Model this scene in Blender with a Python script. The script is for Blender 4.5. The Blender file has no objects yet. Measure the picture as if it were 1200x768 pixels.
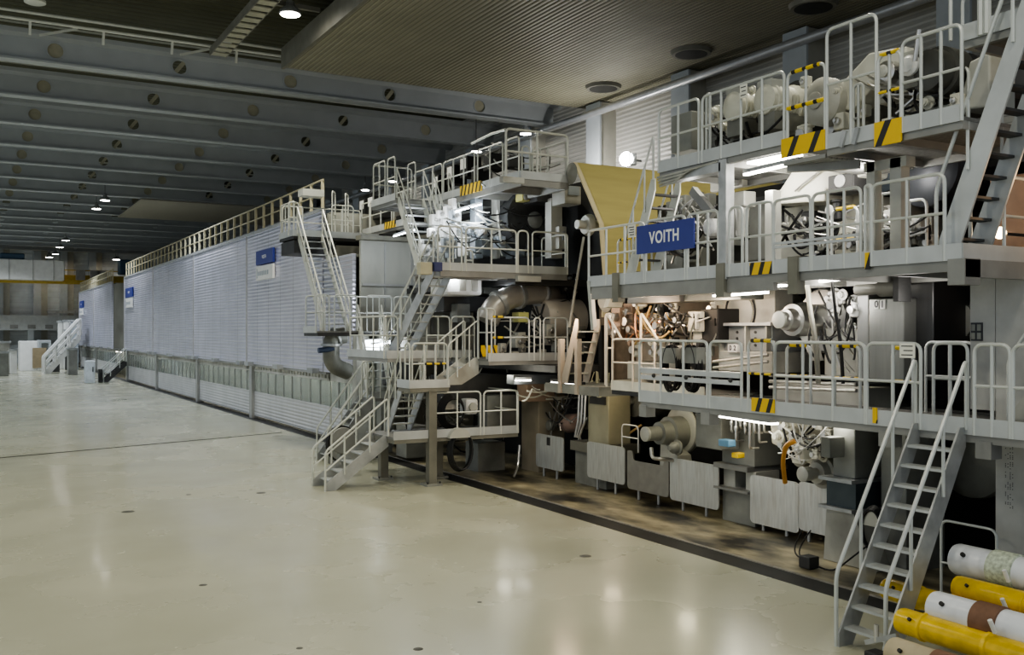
import bpy, math, random
from mathutils import Vector as V
R = random.Random(7)
PI = math.pi
scene = bpy.context.scene
COL = scene.collection
# ---------------------------------------------------------------- camera model
F = 1130.0; HZ = 390.0; CH = 4.0
YAW = math.atan(642 / F); S = math.sin(YAW); C = math.cos(YAW)
def W(px, py, X=None, Y=None, Z=None):
    r = (px - 600) / F; u = (HZ - py) / F
    d = V((S + r * C, C - r * S, u))
    if X is not None: t = X / d.x
    elif Y is not None: t = Y / d.y
    else: t = (Z - CH) / d.z
    return V((0, 0, CH)) + d * t
cam = bpy.data.cameras.new('camera'); co = bpy.data.objects.new('camera', cam); COL.objects.link(co)
co.location = (0, 0, CH); co.rotation_euler = (PI / 2, 0, -YAW)
cam.sensor_width = 36; cam.lens = 36 * F / 1200; cam.shift_y = (HZ - 384) / 1200
cam.clip_end = 400
scene.camera = co
# ---------------------------------------------------------------- materials
MATS = {}
def mat(name, col, rough=.5, metal=0., noise=.12, scale=3., bump=0., emit=0., spec=.5, stretch=(1, 1, 1), dirt=None, dirt_amt=.0, dlo=.5):
    m = bpy.data.materials.new(name); m.use_nodes = True; MATS[name] = m
    nt = m.node_tree; b = nt.nodes['Principled BSDF']
    b.inputs['Roughness'].default_value = rough; b.inputs['Metallic'].default_value = metal
    b.inputs['Specular IOR Level'].default_value = spec
    b.inputs['Base Color'].default_value = (*col, 1)
    if emit:
        b.inputs['Emission Color'].default_value = (*col, 1); b.inputs['Emission Strength'].default_value = emit
        return m
    geo = nt.nodes.new('ShaderNodeNewGeometry')
    mp = nt.nodes.new('ShaderNodeMapping'); mp.inputs['Scale'].default_value = stretch
    nt.links.new(geo.outputs['Position'], mp.inputs['Vector'])
    n = nt.nodes.new('ShaderNodeTexNoise'); n.inputs['Scale'].default_value = scale; n.inputs['Detail'].default_value = 6
    nt.links.new(mp.outputs[0], n.inputs['Vector'])
    cr = nt.nodes.new('ShaderNodeValToRGB')
    lo = [max(0, c * (1 - noise)) for c in col]; hi = [min(1, c * (1 + noise)) for c in col]
    cr.color_ramp.elements[0].position = .3; cr.color_ramp.elements[0].color = (*lo, 1)
    cr.color_ramp.elements[1].position = .7; cr.color_ramp.elements[1].color = (*hi, 1)
    nt.links.new(n.outputs['Fac'], cr.inputs['Fac'])
    out = cr.outputs['Color']
    if dirt:
        n2 = nt.nodes.new('ShaderNodeTexNoise'); n2.inputs['Scale'].default_value = scale * .45; n2.inputs['Detail'].default_value = 8
        nt.links.new(mp.outputs[0], n2.inputs['Vector'])
        r2 = nt.nodes.new('ShaderNodeValToRGB'); r2.color_ramp.elements[0].position = dlo; r2.color_ramp.elements[1].position = dlo + .18
        r2.color_ramp.elements[1].color = (dirt_amt,) * 3 + (1,)
        nt.links.new(n2.outputs['Fac'], r2.inputs['Fac'])
        mx = nt.nodes.new('ShaderNodeMixRGB'); mx.inputs[2].default_value = (*dirt, 1)
        nt.links.new(r2.outputs['Color'], mx.inputs[0]); nt.links.new(out, mx.inputs[1]); out = mx.outputs[0]
    nt.links.new(out, b.inputs['Base Color'])
    if bump:
        bp = nt.nodes.new('ShaderNodeBump'); bp.inputs['Strength'].default_value = bump; bp.inputs['Distance'].default_value = .02
        nt.links.new(n.outputs['Fac'], bp.inputs['Height']); nt.links.new(bp.outputs[0], b.inputs['Normal'])
    return m
def stripes(name, c1, c2, k, axes, duty=.5, rough=.5, metal=0.):
    """hard stripes across world position: fract(k * dot(axes, pos)) > duty"""
    m = mat(name, c1, rough, metal); nt = m.node_tree; b = nt.nodes['Principled BSDF']
    geo = nt.nodes.new('ShaderNodeNewGeometry')
    d = nt.nodes.new('ShaderNodeVectorMath'); d.operation = 'DOT_PRODUCT'; d.inputs[1].default_value = [a * k for a in axes]
    nt.links.new(geo.outputs['Position'], d.inputs[0])
    f = nt.nodes.new('ShaderNodeMath'); f.operation = 'FRACT'; nt.links.new(d.outputs['Value'], f.inputs[0])
    g = nt.nodes.new('ShaderNodeMath'); g.operation = 'GREATER_THAN'; g.inputs[1].default_value = duty; nt.links.new(f.outputs[0], g.inputs[0])
    mx = nt.nodes.new('ShaderNodeMixRGB'); mx.inputs[1].default_value = (*c1, 1); mx.inputs[2].default_value = (*c2, 1)
    nt.links.new(g.outputs[0], mx.inputs[0]); nt.links.new(mx.outputs[0], b.inputs['Base Color'])
    return m
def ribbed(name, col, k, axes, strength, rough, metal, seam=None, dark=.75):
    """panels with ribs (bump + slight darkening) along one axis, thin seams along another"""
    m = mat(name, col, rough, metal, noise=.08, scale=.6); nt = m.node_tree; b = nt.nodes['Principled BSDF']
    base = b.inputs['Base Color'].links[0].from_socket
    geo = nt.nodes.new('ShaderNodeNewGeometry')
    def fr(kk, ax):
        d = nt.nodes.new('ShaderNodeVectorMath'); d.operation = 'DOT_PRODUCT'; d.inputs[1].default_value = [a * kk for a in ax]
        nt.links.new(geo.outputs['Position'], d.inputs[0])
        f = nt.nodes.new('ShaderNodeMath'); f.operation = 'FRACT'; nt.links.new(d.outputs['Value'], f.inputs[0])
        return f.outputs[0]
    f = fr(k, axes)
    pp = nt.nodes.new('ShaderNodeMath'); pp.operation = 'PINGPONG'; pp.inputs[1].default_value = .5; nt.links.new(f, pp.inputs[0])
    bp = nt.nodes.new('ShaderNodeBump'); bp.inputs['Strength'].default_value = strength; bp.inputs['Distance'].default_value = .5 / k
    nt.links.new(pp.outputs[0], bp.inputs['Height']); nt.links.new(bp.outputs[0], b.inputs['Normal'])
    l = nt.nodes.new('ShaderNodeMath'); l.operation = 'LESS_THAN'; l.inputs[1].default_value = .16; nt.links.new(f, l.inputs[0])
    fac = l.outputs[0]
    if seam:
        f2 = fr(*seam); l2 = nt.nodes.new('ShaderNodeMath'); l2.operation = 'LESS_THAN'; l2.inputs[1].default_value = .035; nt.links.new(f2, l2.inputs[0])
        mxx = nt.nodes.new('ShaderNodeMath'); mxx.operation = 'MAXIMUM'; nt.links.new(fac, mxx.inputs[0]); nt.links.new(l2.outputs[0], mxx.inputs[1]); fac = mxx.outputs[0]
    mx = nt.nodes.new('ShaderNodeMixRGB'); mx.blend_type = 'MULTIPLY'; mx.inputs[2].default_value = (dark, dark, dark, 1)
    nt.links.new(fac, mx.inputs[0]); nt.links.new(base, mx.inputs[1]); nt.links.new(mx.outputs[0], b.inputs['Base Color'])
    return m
rail_m = mat('rail_paint', (.58, .60, .58), .38, .25, .06)
railw_m = mat('rail_cream', (.62, .63, .57), .4, .15, .06)
gal_m = mat('galvanised', (.46, .47, .47), .42, .5, .15, 4, dirt=(.27, .28, .29), dirt_amt=.6)
deck_m = mat('deck_grating', (.22, .22, .21), .6, .4, .2, 12)
toe_m = mat('toe_plate', (.52, .54, .54), .45, .35, .1, 2)
beam_m = mat('support_steel', (.30, .30, .285), .5, .3, .15, 2)
olive_m = mat('support_olive', (.21, .205, .17), .55, .2, .15, 2)
dark_m = mat('dark_steel', (.055, .055, .055), .5, .3, .25, 2)
black_m = mat('black_rubber', (.012, .012, .012), .55, 0, .3)
mgrey_m = mat('machine_grey', (.27, .275, .25), .5, .1, .2, 1.5, dirt=(.10, .095, .08), dirt_amt=.7)
mlight_m = mat('machine_light', (.50, .50, .455), .45, .1, .15, 1.5, dirt=(.20, .185, .15), dirt_amt=.7)
mblue_m = mat('machine_bluegrey', (.35, .39, .43), .45, .2, .12, 1.5)
steel_m = mat('stainless', (.62, .61, .59), .28, .9, .1, 3, stretch=(1, 6, 1))
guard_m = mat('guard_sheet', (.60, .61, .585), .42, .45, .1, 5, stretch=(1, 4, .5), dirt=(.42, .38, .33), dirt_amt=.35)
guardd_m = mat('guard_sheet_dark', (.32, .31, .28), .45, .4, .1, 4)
cream_m = mat('cream_paint', (.66, .65, .56), .45, 0, .1, 2, dirt=(.34, .31, .25), dirt_amt=.5)
white_m = mat('white_paint', (.78, .78, .76), .45, 0, .06, 2)
blue_m = mat('sign_blue', (.03, .045, .26), .4, 0, .05)
letter_m = mat('sign_letters', (.85, .86, .88), .4, 0, .02)
paper_m = mat('notice_paper', (.80, .79, .70), .6, 0, .05)
ink_m = mat('ink', (.05, .05, .06), .6, 0, .05)
yellow_m = mat('yellow_paint', (.75, .52, .03), .35, 0, .12, 5)
yelshaft_m = mat('yellow_shaft', (.70, .48, .02), .28, 0, .2, 5, dirt=(.35, .24, .03), dirt_amt=.4)
whiteshaft_m = mat('white_shaft', (.74, .76, .80), .3, 0, .08, 4, dirt=(.45, .45, .45), dirt_amt=.4)
brown_m = mat('brown_tape', (.19, .10, .06), .7, 0, .2, 8)
green_m = mat('green_wrap', (.52, .57, .46), .7, 0, .35, 20)
tan_m = mat('tan_hose', (.55, .38, .16), .5, 0, .1)
orange_m = mat('orange_hose', (.62, .30, .06), .5, 0, .1)
copper_m = mat('copper_pipe', (.55, .27, .15), .35, .7, .15)
valveb_m = mat('blue_paint', (.13, .27, .40), .4, 0, .05)
crane_m = mat('crane_yellow', (.50, .36, .05), .5, 0, .12)
felt_m = mat('felt_web', (.42, .36, .14), .85, 0, .10, 1.2, stretch=(.3, 1, 3), dirt=(.36, .31, .13), dirt_amt=.4)
feltedge_m = mat('felt_edge', (.60, .52, .33), .85, 0, .05)
concrete_m = mat('column_concrete', (.50, .50, .48), .7, 0, .1, 3, bump=.15, dirt=(.36, .36, .34), dirt_amt=.4)
hazard_m = stripes('hazard_plate', (.75, .50, .02), (.02, .02, .02), 4.2, (0, 1, .35), .62)
hazrail_m = stripes('hazard_rail', (.72, .52, .03), (.02, .02, .02), 4.5, (0, 1, 0), .66)
hazrailx_m = stripes('hazard_rail_cross', (.72, .52, .03), (.02, .02, .02), 4.5, (1, 0, 0), .66)
tube_m = mat('lamp_tube', (1, .97, .88), emit=14)
tubec_m = mat('lamp_tube_cool', (.9, .96, 1), emit=22)
lens_m = mat('lamp_lens', (1, .95, .85), emit=35)
bulbw_m = mat('warm_bulb', (1, .72, .4), emit=20)
# ---------------------------------------------------------------- mesh builder
def fillet(pts, rad, k=5):
    pts = [V(p) for p in pts]; out = [pts[0]]
    for i in range(1, len(pts) - 1):
        a, b, c = pts[i - 1], pts[i], pts[i + 1]
        d1 = (a - b); d2 = (c - b); r = min(rad, d1.length * .49, d2.length * .49)
        p, q = b + d1.normalized() * r, b + d2.normalized() * r
        for j in range(k + 1):
            t = j / k; out.append(p * (1 - t) ** 2 + b * 2 * t * (1 - t) + q * t * t)
    out.append(pts[-1]); return out
def sag(a, b, drop, n=10, side=V((0, 0, 0))):
    a = V(a); b = V(b); out = []
    for i in range(n + 1):
        t = i / n; k = 4 * t * (1 - t)
        out.append(a.lerp(b, t) + V((0, 0, -drop * k)) + side * k)
    return out
def basis(d):
    d = d.normalized(); up = V((0, 0, 1)) if abs(d.z) < .9 else V((1, 0, 0))
    a = d.cross(up).normalized(); return a, d.cross(a).normalized()
class MB:
    def __init__(s): s.v = []; s.f = []; s.sm = []
    def face(s, idx, sm=False): s.f.append(idx); s.sm.append(sm)
    def box(s, x0, x1, y0, y1, z0, z1):
        n = len(s.v); x0, x1 = sorted((x0, x1)); y0, y1 = sorted((y0, y1)); z0, z1 = sorted((z0, z1))
        s.v += [(x, y, z) for z in (z0, z1) for y in (y0, y1) for x in (x0, x1)]
        for q in ((0, 2, 3, 1), (4, 5, 7, 6), (0, 1, 5, 4), (2, 6, 7, 3), (0, 4, 6, 2), (1, 3, 7, 5)): s.face([n + i for i in q])
        return s
    def bar(s, a, b, w, h, up=V((0, 0, 1))):
        """rectangular bar from a to b; w across, h along up"""
        a = V(a); b = V(b); d = (b - a).normalized(); side = d.cross(up).normalized() * w / 2; u = side.cross(d).normalized() * h / 2
        n = len(s.v)
        for p in (a, b): s.v += [tuple(p + x) for x in (-side - u, side - u, side + u, -side + u)]
        for q in ((3, 2, 1, 0), (4, 5, 6, 7), (0, 1, 5, 4), (1, 2, 6, 5), (2, 3, 7, 6), (3, 0, 4, 7)): s.face([n + i for i in q])
        return s
    def poly(s, pts, ext):
        pts = [V(p) for p in pts]; ext = V(ext); n = len(s.v); k = len(pts)
        s.v += [tuple(p) for p in pts] + [tuple(p + ext) for p in pts]
        s.face([n + i for i in range(k)]); s.face([n + k + i for i in reversed(range(k))])
        for i in range(k): j = (i + 1) % k; s.face([n + j, n + i, n + k + i, n + k + j])
        return s
    def tube(s, pts, r, n=8, closed=False):
        pts = [V(p) for p in pts]; m = len(pts); st = len(s.v); a = None
        for i, p in enumerate(pts):
            if closed: d = pts[(i + 1) % m] - pts[i - 1]
            else: d = pts[min(i + 1, m - 1)] - pts[max(i - 1, 0)]
            d = d.normalized()
            if a is None: a, b = basis(d)
            else:
                a = (a - d * a.dot(d))
                a = a.normalized() if a.length > 1e-6 else basis(d)[0]
            b = d.cross(a)
            for j in range(n):
                t = 2 * PI * j / n; s.v.append(tuple(p + (a * math.cos(t) + b * math.sin(t)) * r))
        for i in range(m if closed else m - 1):
            i2 = (i + 1) % m
            for j in range(n):
                j2 = (j + 1) % n; s.face([st + i * n + j, st + i * n + j2, st + i2 * n + j2, st + i2 * n + j], True)
        if not closed:
            s.face([st + j for j in reversed(range(n))]); s.face([st + (m - 1) * n + j for j in range(n)])
        return s
    def lathe(s, p, ax, prof, n=24, caps=True):
        """prof: list of (distance along ax, radius)"""
        p = V(p); ax = V(ax).normalized(); a, b = basis(ax); st = len(s.v); m = len(prof)
        for d, r in prof:
            for j in range(n):
                t = 2 * PI * j / n; s.v.append(tuple(p + ax * d + (a * math.cos(t) + b * math.sin(t)) * max(r, 1e-4)))
        for i in range(m - 1):
            flat = abs(prof[i][0] - prof[i + 1][0]) < 1e-5
            for j in range(n):
                j2 = (j + 1) % n; s.face([st + i * n + j, st + i * n + j2, st + (i + 1) * n + j2, st + (i + 1) * n + j], not flat)
        if caps: s.face([st + j for j in reversed(range(n))]); s.face([st + (m - 1) * n + j for j in range(n)])
        return s
    def cyl(s, a, b, r, n=20):
        a = V(a); b = V(b); return s.lathe(a, b - a, [(0, r), ((b - a).length, r)], n)
    def ball(s, p, r, n=12):
        return s.lathe(V(p) - V((0, 0, r)), (0, 0, 1), [(r - r * math.cos(PI * i / n), r * math.sin(PI * i / n)) for i in range(n + 1)], 16)
    def build(s, name, m, parent=None):
        me = bpy.data.meshes.new(name)
        o = V((0, 0, 0))
        if parent is not None: o = WORLD[parent]
        else:
            xs, ys, zs = zip(*s.v); o = V(((min(xs) + max(xs)) / 2, (min(ys) + max(ys)) / 2, min(zs)))
        me.from_pydata([(x - o.x, y - o.y, z - o.z) for x, y, z in s.v], [], s.f)
        me.polygons.foreach_set('use_smooth', s.sm); me.materials.append(m); me.update()
        if any(s.sm): me.set_sharp_from_angle(angle=.7)
        ob = bpy.data.objects.new(name, me); COL.objects.link(ob)
        if parent is not None: ob.parent = parent
        else: ob.location = o
        WORLD[ob] = o
        return ob
WORLD = {}
def thing(name, label, cat, loc, group=None):
    o = bpy.data.objects.new(name, None); o.empty_display_size = .2; COL.objects.link(o); o.location = loc; WORLD[o] = V(loc)
    o['label'] = label; o['category'] = cat
    if group: o['group'] = group
    return o
def tag(o, label, cat, group=None):
    o['label'] = label; o['category'] = cat
    if group: o['group'] = group
    return o
def struct(name, mb, m, parent=None):
    o = mb.build(name, m, parent)
    if parent is None: o['kind'] = 'structure'
    return o
def bev(o, w=.015, seg=2):
    md = o.modifiers.new('bevel', 'BEVEL'); md.width = w; md.segments = seg; md.limit_method = 'ANGLE'; return o
def text_mesh(name, txt, size, m, parent, origin, right, up, ext=.004, align='CENTER', sx=1.):
    cu = bpy.data.curves.new(name, 'FONT'); cu.body = txt; cu.size = size; cu.extrude = ext; cu.align_x = align; cu.align_y = 'CENTER'
    cu.offset = size * .022; cu.space_character = 1.12
    t = bpy.data.objects.new(name + '_tmp', cu); COL.objects.link(t)
    bpy.context.view_layer.update()
    me = bpy.data.meshes.new_from_object(t.evaluated_get(bpy.context.evaluated_depsgraph_get()))
    bpy.data.objects.remove(t)
    right = V(right).normalized(); up = V(up).normalized(); nrm = right.cross(up); o = V(origin) - WORLD[parent]
    for v in me.vertices: c = v.co.copy(); v.co = o + right * c.x * sx + up * c.y + nrm * c.z
    me.materials.clear(); me.materials.append(m); me.name = name
    ob = bpy.data.objects.new(name, me); COL.objects.link(ob); ob.parent = parent; WORLD[ob] = WORLD[parent]
    return ob
# ---------------------------------------------------------------- shared assemblies
def guardrail(parent, a, b, z, h=1.1, posts=1, m=None, r=.025, z2=None, toe=.0, mid=True, hz=None, foot=.0):
    """one section of tubular guardrail from a=(x,y) to b=(x,y) standing on deck z: rounded loop > post, mid_rail"""
    m = m or rail_m; z2 = z if z2 is None else z2
    p0, p1 = V((a[0], a[1], z)), V((b[0], b[1], z2)); up = V((0, 0, h)); dn = V((0, 0, -foot))
    g = MB().tube(fillet([p0 + dn, p0 + up, p1 + up, p1 + dn], .13), r).build('guardrail', m, parent)
    if mid: MB().tube([p0 + up * .52, p1 + up * .52], r * .85, 7).build('mid_rail', hz or m, g)
    for i in range(posts):
        q = p0.lerp(p1, (i + 1) / (posts + 1)); MB().tube([q + dn, q + up], r * .95, 7).build('post', m, g)
    if hz: MB().tube([p0.lerp(p1, .12) + up, p0.lerp(p1, .88) + up], r * 1.25, 8).build('hazard_sleeve', hz, g)
    return g
def platform(name, label, x0, x1, y0, y1, z, toes='xn', th=.16, toe_h=.16, deck=deck_m, beam=beam_m, cat='walkway', toe_mat=None):
    """deck slab with toe boards: toes letters W (x0 side) E (x1) S (y0) N (y1)"""
    x0, x1 = sorted((x0, x1)); y0, y1 = sorted((y0, y1)); toe_mat = toe_mat or toe_m
    t = thing(name, label, cat, ((x0 + x1) / 2, (y0 + y1) / 2, z - th - .1))
    MB().box(x0, x1, y0, y1, z - .05, z).build('deck', deck, t)
    fb = MB()
    fb.box(x0 + .02, x0 + .1, y0, y1, z - th, z - .05).box(x1 - .1, x1 - .02, y0, y1, z - th, z - .05)
    k = max(2, int((y1 - y0) / 1.2))
    for i in range(k + 1):
        y = y0 + .04 + (y1 - y0 - .08) * i / k; fb.box(x0 + .1, x1 - .1, y - .035, y + .035, z - th, z - .05)
    fb.build('support_beam', beam, t)
    for c in toes:
        q = MB()
        if c == 'W': q.box(x0 - .012, x0, y0, y1, z - .06, z + toe_h)
        if c == 'E': q.box(x1, x1 + .012, y0, y1, z - .06, z + toe_h)
        if c == 'S': q.box(x0, x1, y0 - .012, y0, z - .06, z + toe_h)
        if c == 'N': q.box(x0, x1, y1, y1 + .012, z - .06, z + toe_h)
        if c in 'WESN': q.build('toe_board', toe_mat, t)
    return t
def stairs(label, a, b, width, n, m_string=None, m_tread=None, sd=.2, hr=.95, rails=(1, 1), rail_m_=None, ext=.0, rr=.022, midrail=True, tread_d=.2):
    """a = foot centre, b = head centre (3D). width across. thing > stringer x2, tread xn, handrail x2 (> post)"""
    a = V(a); b = V(b); m_string = m_string or gal_m; m_tread = m_tread or gal_m; rm = rail_m_ or rail_m
    t = thing('stair', label, 'stairs', a)
    hdir = V((b.x - a.x, b.y - a.y, 0)).normalized(); side = V((-hdir.y, hdir.x, 0))
    for sgn in (-1, 1):
        o = side * sgn * width / 2
        MB().poly([a + o + V((0, 0, 0)), a + o + hdir * sd * .9, b + o + hdir * .02 + V((0, 0, -sd * 1.0)), b + o + hdir * .02 + V((0, 0, .03)), b + o - hdir * .1 + V((0, 0, .03)), a + o - hdir * .05 + V((0, 0, .18)), a + o - hdir * .05], side * sgn * .03).build('stringer', m_string, t)
        if rails[(sgn + 1) // 2]:
            o = side * sgn * (width / 2 + .05)
            up = V((0, 0, hr))
            f0 = a + o - hdir * .05; h = b + o
            pth = fillet([f0, f0 + up, h + up, h + up + hdir * ext] if ext else [f0, f0 + up, h + up, h], .12)
            g = MB().tube(pth, rr).build('handrail', rm, t)
            if midrail: MB().tube([f0 + up * .5, h + up * .5], rr * .8, 6).build('mid_rail', rm, g)
            for q in (.3, .7):
                p = f0.lerp(h, q); MB().tube([p, p + up], rr * .9, 6).build('post', rm, g)
    for i in range(n):
        q = a.lerp(b, (i + 1) / (n + 1)); e = side * width / 2; d = hdir * tread_d / 2
        MB().poly([q - e - d, q + e - d, q + e + d, q - e + d], V((0, 0, -.035))).build('tread', m_tread, t)
    return t
def tube_lamp(label, p0, p1, m=None, w=.16, group=None, house=None):
    p0 = V(p0); p1 = V(p1)
    t = thing('fluorescent_lamp', label, 'lamp', (p0 + p1) / 2, group)
    MB().bar(p0 + V((0, 0, .05)), p1 + V((0, 0, .05)), w, .06).build('housing', house or toe_m, t)
    MB().bar(p0, p1, w * .8, .035).build('tube', m or tube_m, t)
    return t
def pboxdims(x0, x1, yt, yb, X):
    xm = (x0 + x1) / 2
    return W(x0, 390, X=X).y, W(x1, 390, X=X).y, W(xm, yt, X=X).z, W(xm, yb, X=X).z
def pbox(mb, x0, x1, yt, yb, X, d):
    y0, y1, zt, zb = pboxdims(x0, x1, yt, yb, X)
    return mb.box(X, X + d, y0, y1, zb, zt)
def Yx(px, X): return W(px, 390, X=X).y
# ================================================================ THE HALL
X_EDGE = 11.44
floor_m = mat('floor_epoxy', (.485, .48, .37), .22, 0, .04, .5, dirt=(.42, .415, .315), dirt_amt=.35, dlo=.42)
# broad worn and polished areas: roughness varies
nt = floor_m.node_tree; b = nt.nodes['Principled BSDF']
geo = nt.nodes.new('ShaderNodeNewGeometry'); n = nt.nodes.new('ShaderNodeTexNoise'); n.inputs['Scale'].default_value = .35; n.inputs['Detail'].default_value = 9
nt.links.new(geo.outputs['Position'], n.inputs['Vector'])
mr = nt.nodes.new('ShaderNodeMapRange'); mr.inputs['To Min'].default_value = .15; mr.inputs['To Max'].default_value = .36; mr.inputs['From Min'].default_value = .3; mr.inputs['From Max'].default_value = .7
nt.links.new(n.outputs['Fac'], mr.inputs['Value']); nt.links.new(mr.outputs[0], b.inputs['Roughness'])
n3 = nt.nodes.new('ShaderNodeTexNoise'); n3.inputs['Scale'].default_value = 2.2; nt.links.new(geo.outputs['Position'], n3.inputs['Vector'])
bp = nt.nodes.new('ShaderNodeBump'); bp.inputs['Strength'].default_value = .012; bp.inputs['Distance'].default_value = .02
nt.links.new(n3.outputs['Fac'], bp.inputs['Height']); nt.links.new(bp.outputs[0], b.inputs['Normal'])
b.inputs['Coat Weight'].default_value = .12; b.inputs['Coat Roughness'].default_value = .08
struct('floor', MB().box(-16, X_EDGE, -6, 142, -.3, 0), floor_m)
wet_m = mat('wet_concrete', (.34, .30, .20), .38, 0, .5, 2.4, stretch=(1, .5, 1), bump=.3, dirt=(.035, .032, .026), dirt_amt=1, dlo=.44)
struct('floor_machine_base', MB().box(X_EDGE + .6, 26, -6, 31, -.3, -.01).box(X_EDGE + .6, 26, 31, 142, -.3, -.01), wet_m)
ch = MB().box(X_EDGE, X_EDGE + .6, -6, 142, -.3, -.006)
struct('trim_channel', ch, mat('channel_dark', (.014, .014, .013), .5, .1, .3, 3))
struct('trim_rail', MB().box(X_EDGE + .54, X_EDGE + .6, -6, 142, -.04, .014), mat('channel_lip', (.33, .31, .27), .5, .3, .25, 3))
a, b2 = W(-40, 540.5, Z=0), W(330, 507.2, Z=0); d = (b2 - a).normalized(); sd = V((-d.y, d.x, 0)) * .06
struct('trim_floor_joint', MB().poly([a - sd, a + sd, b2 + sd, b2 - sd], V((0, 0, .006))), mat('joint_dark', (.02, .02, .02), .95, 0, .2, spec=.05))
scuff = mat('floor_inlay', (.07, .07, .06), .5, 0, .2)
for px, py, w in ((306, 578, .22), (150, 600, .26), (221, 580, .12), (238, 686, .12), (686, 652, .2), (62, 478, .35), (18, 482, .3), (44, 470, .4), (10, 470, .4), (562, 706, .07), (490, 761, .12), (351, 760, .08)):
    q = W(px, py, Z=0)
    o = MB().lathe(q, (0, 0, 1), [(0, w * .55), (.004, w * .5)], 14).build('floor_cover', scuff)
    where = 'nearest the foot of the grating stair' if px == 306 else 'on the open floor'
    tag(o, {306: 'small dark floor cover level with the front stair foot', 150: 'dark floor cover on the open floor at left', 221: 'tiny dark floor cover just right of the left one', 238: 'tiny dark spot cover in the near centre floor', 686: 'dark floor cover close to the black floor channel', 62: 'dark floor cover in the distance, rightmost of the far four', 18: 'dark floor cover in the distance, nearest of the far four', 44: 'dark floor cover in the distance beyond the joint, second from right', 10: 'dark floor cover in the distance at the left picture edge', 562: 'tiny dark spot in the near floor right of centre', 490: 'small dark mark at the bottom edge of the floor', 351: 'tiny dark mark at the bottom edge left of centre'}[px], 'floor cover')
# ---- walls
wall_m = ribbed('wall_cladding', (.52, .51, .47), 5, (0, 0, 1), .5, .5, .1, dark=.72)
struct('wall_right', MB().box(26, 26.3, -6, 142, 0, 17), wall_m)
farw_m = ribbed('far_wall', (.66, .69, .71), 1.4, (0, 0, 1), .2, .6, 0, dark=.9)
struct('wall_far', MB().box(-30, 26.3, 140, 140.4, 0, 17), farw_m)
wcol_m = mat('wall_column_paint', (.40, .39, .34), .6, 0, .08, 2)
wcolf_m = mat('wall_column_face', (.44, .47, .49), .6, 0, .06, 2)
for i in range(22):
    y = 36.2 - 6.17 * 6 + 6.17 * i
    o = struct('wall_right_column', MB().box(25.15, 26, y - .1, y + .9, 0, 14.5), wcol_m)
    struct('column_flange', MB().box(25.05, 25.15, y - .15, y + .95, 0, 14.5), wcolf_m, o)
for px in (-1, 43.5, 74.5, 108):
    q = W(px, 350, Y=139.4)
    o = struct('wall_far_column', MB().box(q.x - .45, q.x + .45, 138.9, 140, 0, 16), wcolf_m)
    struct('column_side', MB().box(q.x + .45, q.x + 1.2, 139.2, 140, 0, 16), wcol_m, o)
# ---- roof
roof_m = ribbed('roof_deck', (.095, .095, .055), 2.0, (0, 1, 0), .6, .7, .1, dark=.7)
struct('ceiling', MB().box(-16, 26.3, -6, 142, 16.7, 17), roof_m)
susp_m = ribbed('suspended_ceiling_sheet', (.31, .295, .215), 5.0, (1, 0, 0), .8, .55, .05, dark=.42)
so = struct('ceiling_suspended', MB().box(11.08, 26, -6, 37.85, 14.56, 14.64), susp_m)
struct('ceiling_edge', MB().box(10.95, 11.08, -6, 37.85, 14.48, 15.3), olive_m, so)
so = struct('ceiling_suspended_far', MB().box(11.75, 26, 78, 91, 14.16, 14.24), mat('far_panel', (.33, .31, .25), .6, 0, .06))
beam_paint = mat('roof_beam_paint', (.42, .44, .445), .5, .1, .06, 1)
beam_dk = mat('roof_beam_dark', (.10, .10, .09), .5, .1, .08, 1)
hole_lit_m = mat('hole_lit_fill', (.40, .38, .28), .6, 0, .1)  # pale tone painted in for the lit background seen through open holes
def perforated_web(mb, x0, x1, xs, zc, r, z0, z1, y, th, n=24):
    cw = (xs[1] - xs[0]) / 2; edges = [xs[0] - cw] + [x + cw for x in xs]
    def quad(xa, xb):
        if xb > xa: mb.box(xa, xb, y, y + th, z0, z1)
    quad(x0, edges[0]); quad(edges[-1], x1)
    for i, xc in enumerate(xs):
        xa, xb = edges[i], edges[i + 1]
        sq = min(zc - z0, z1 - zc) * .98
        mb.box(xa, xc - sq, y, y + th, z0, z1); mb.box(xc + sq, xb, y, y + th, z0, z1)
        mb.box(xc - sq, xc + sq, y, y + th, z0, zc - sq); mb.box(xc - sq, xc + sq, y, y + th, zc + sq, z1)
        st = len(mb.v)
        for yy in (y, y + th):
            for j in range(n):
                t = 2 * PI * j / n; c, s_ = math.cos(t), math.sin(t); k = sq / max(abs(c), abs(s_))
                mb.v.append((xc + c * k, yy, zc + s_ * k)); mb.v.append((xc + c * r, yy, zc + s_ * r))
        for j in range(n):
            j2 = (j + 1) % n; A, B = st + 2 * j, st + 2 * j2; o = 2 * n
            mb.face([A, B, B + 1, A + 1]); mb.face([A + o + 1, B + o + 1, B + o, A + o]); mb.face([A + 1, B + 1, B + o + 1, A + o + 1], True)
ordn = ['nearest', 'second', 'third', 'fourth', 'fifth', 'sixth', 'seventh', 'eighth', 'ninth', 'tenth', 'eleventh', 'twelfth', 'thirteenth', 'fourteenth', 'fifteenth', 'sixteenth']
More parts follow.
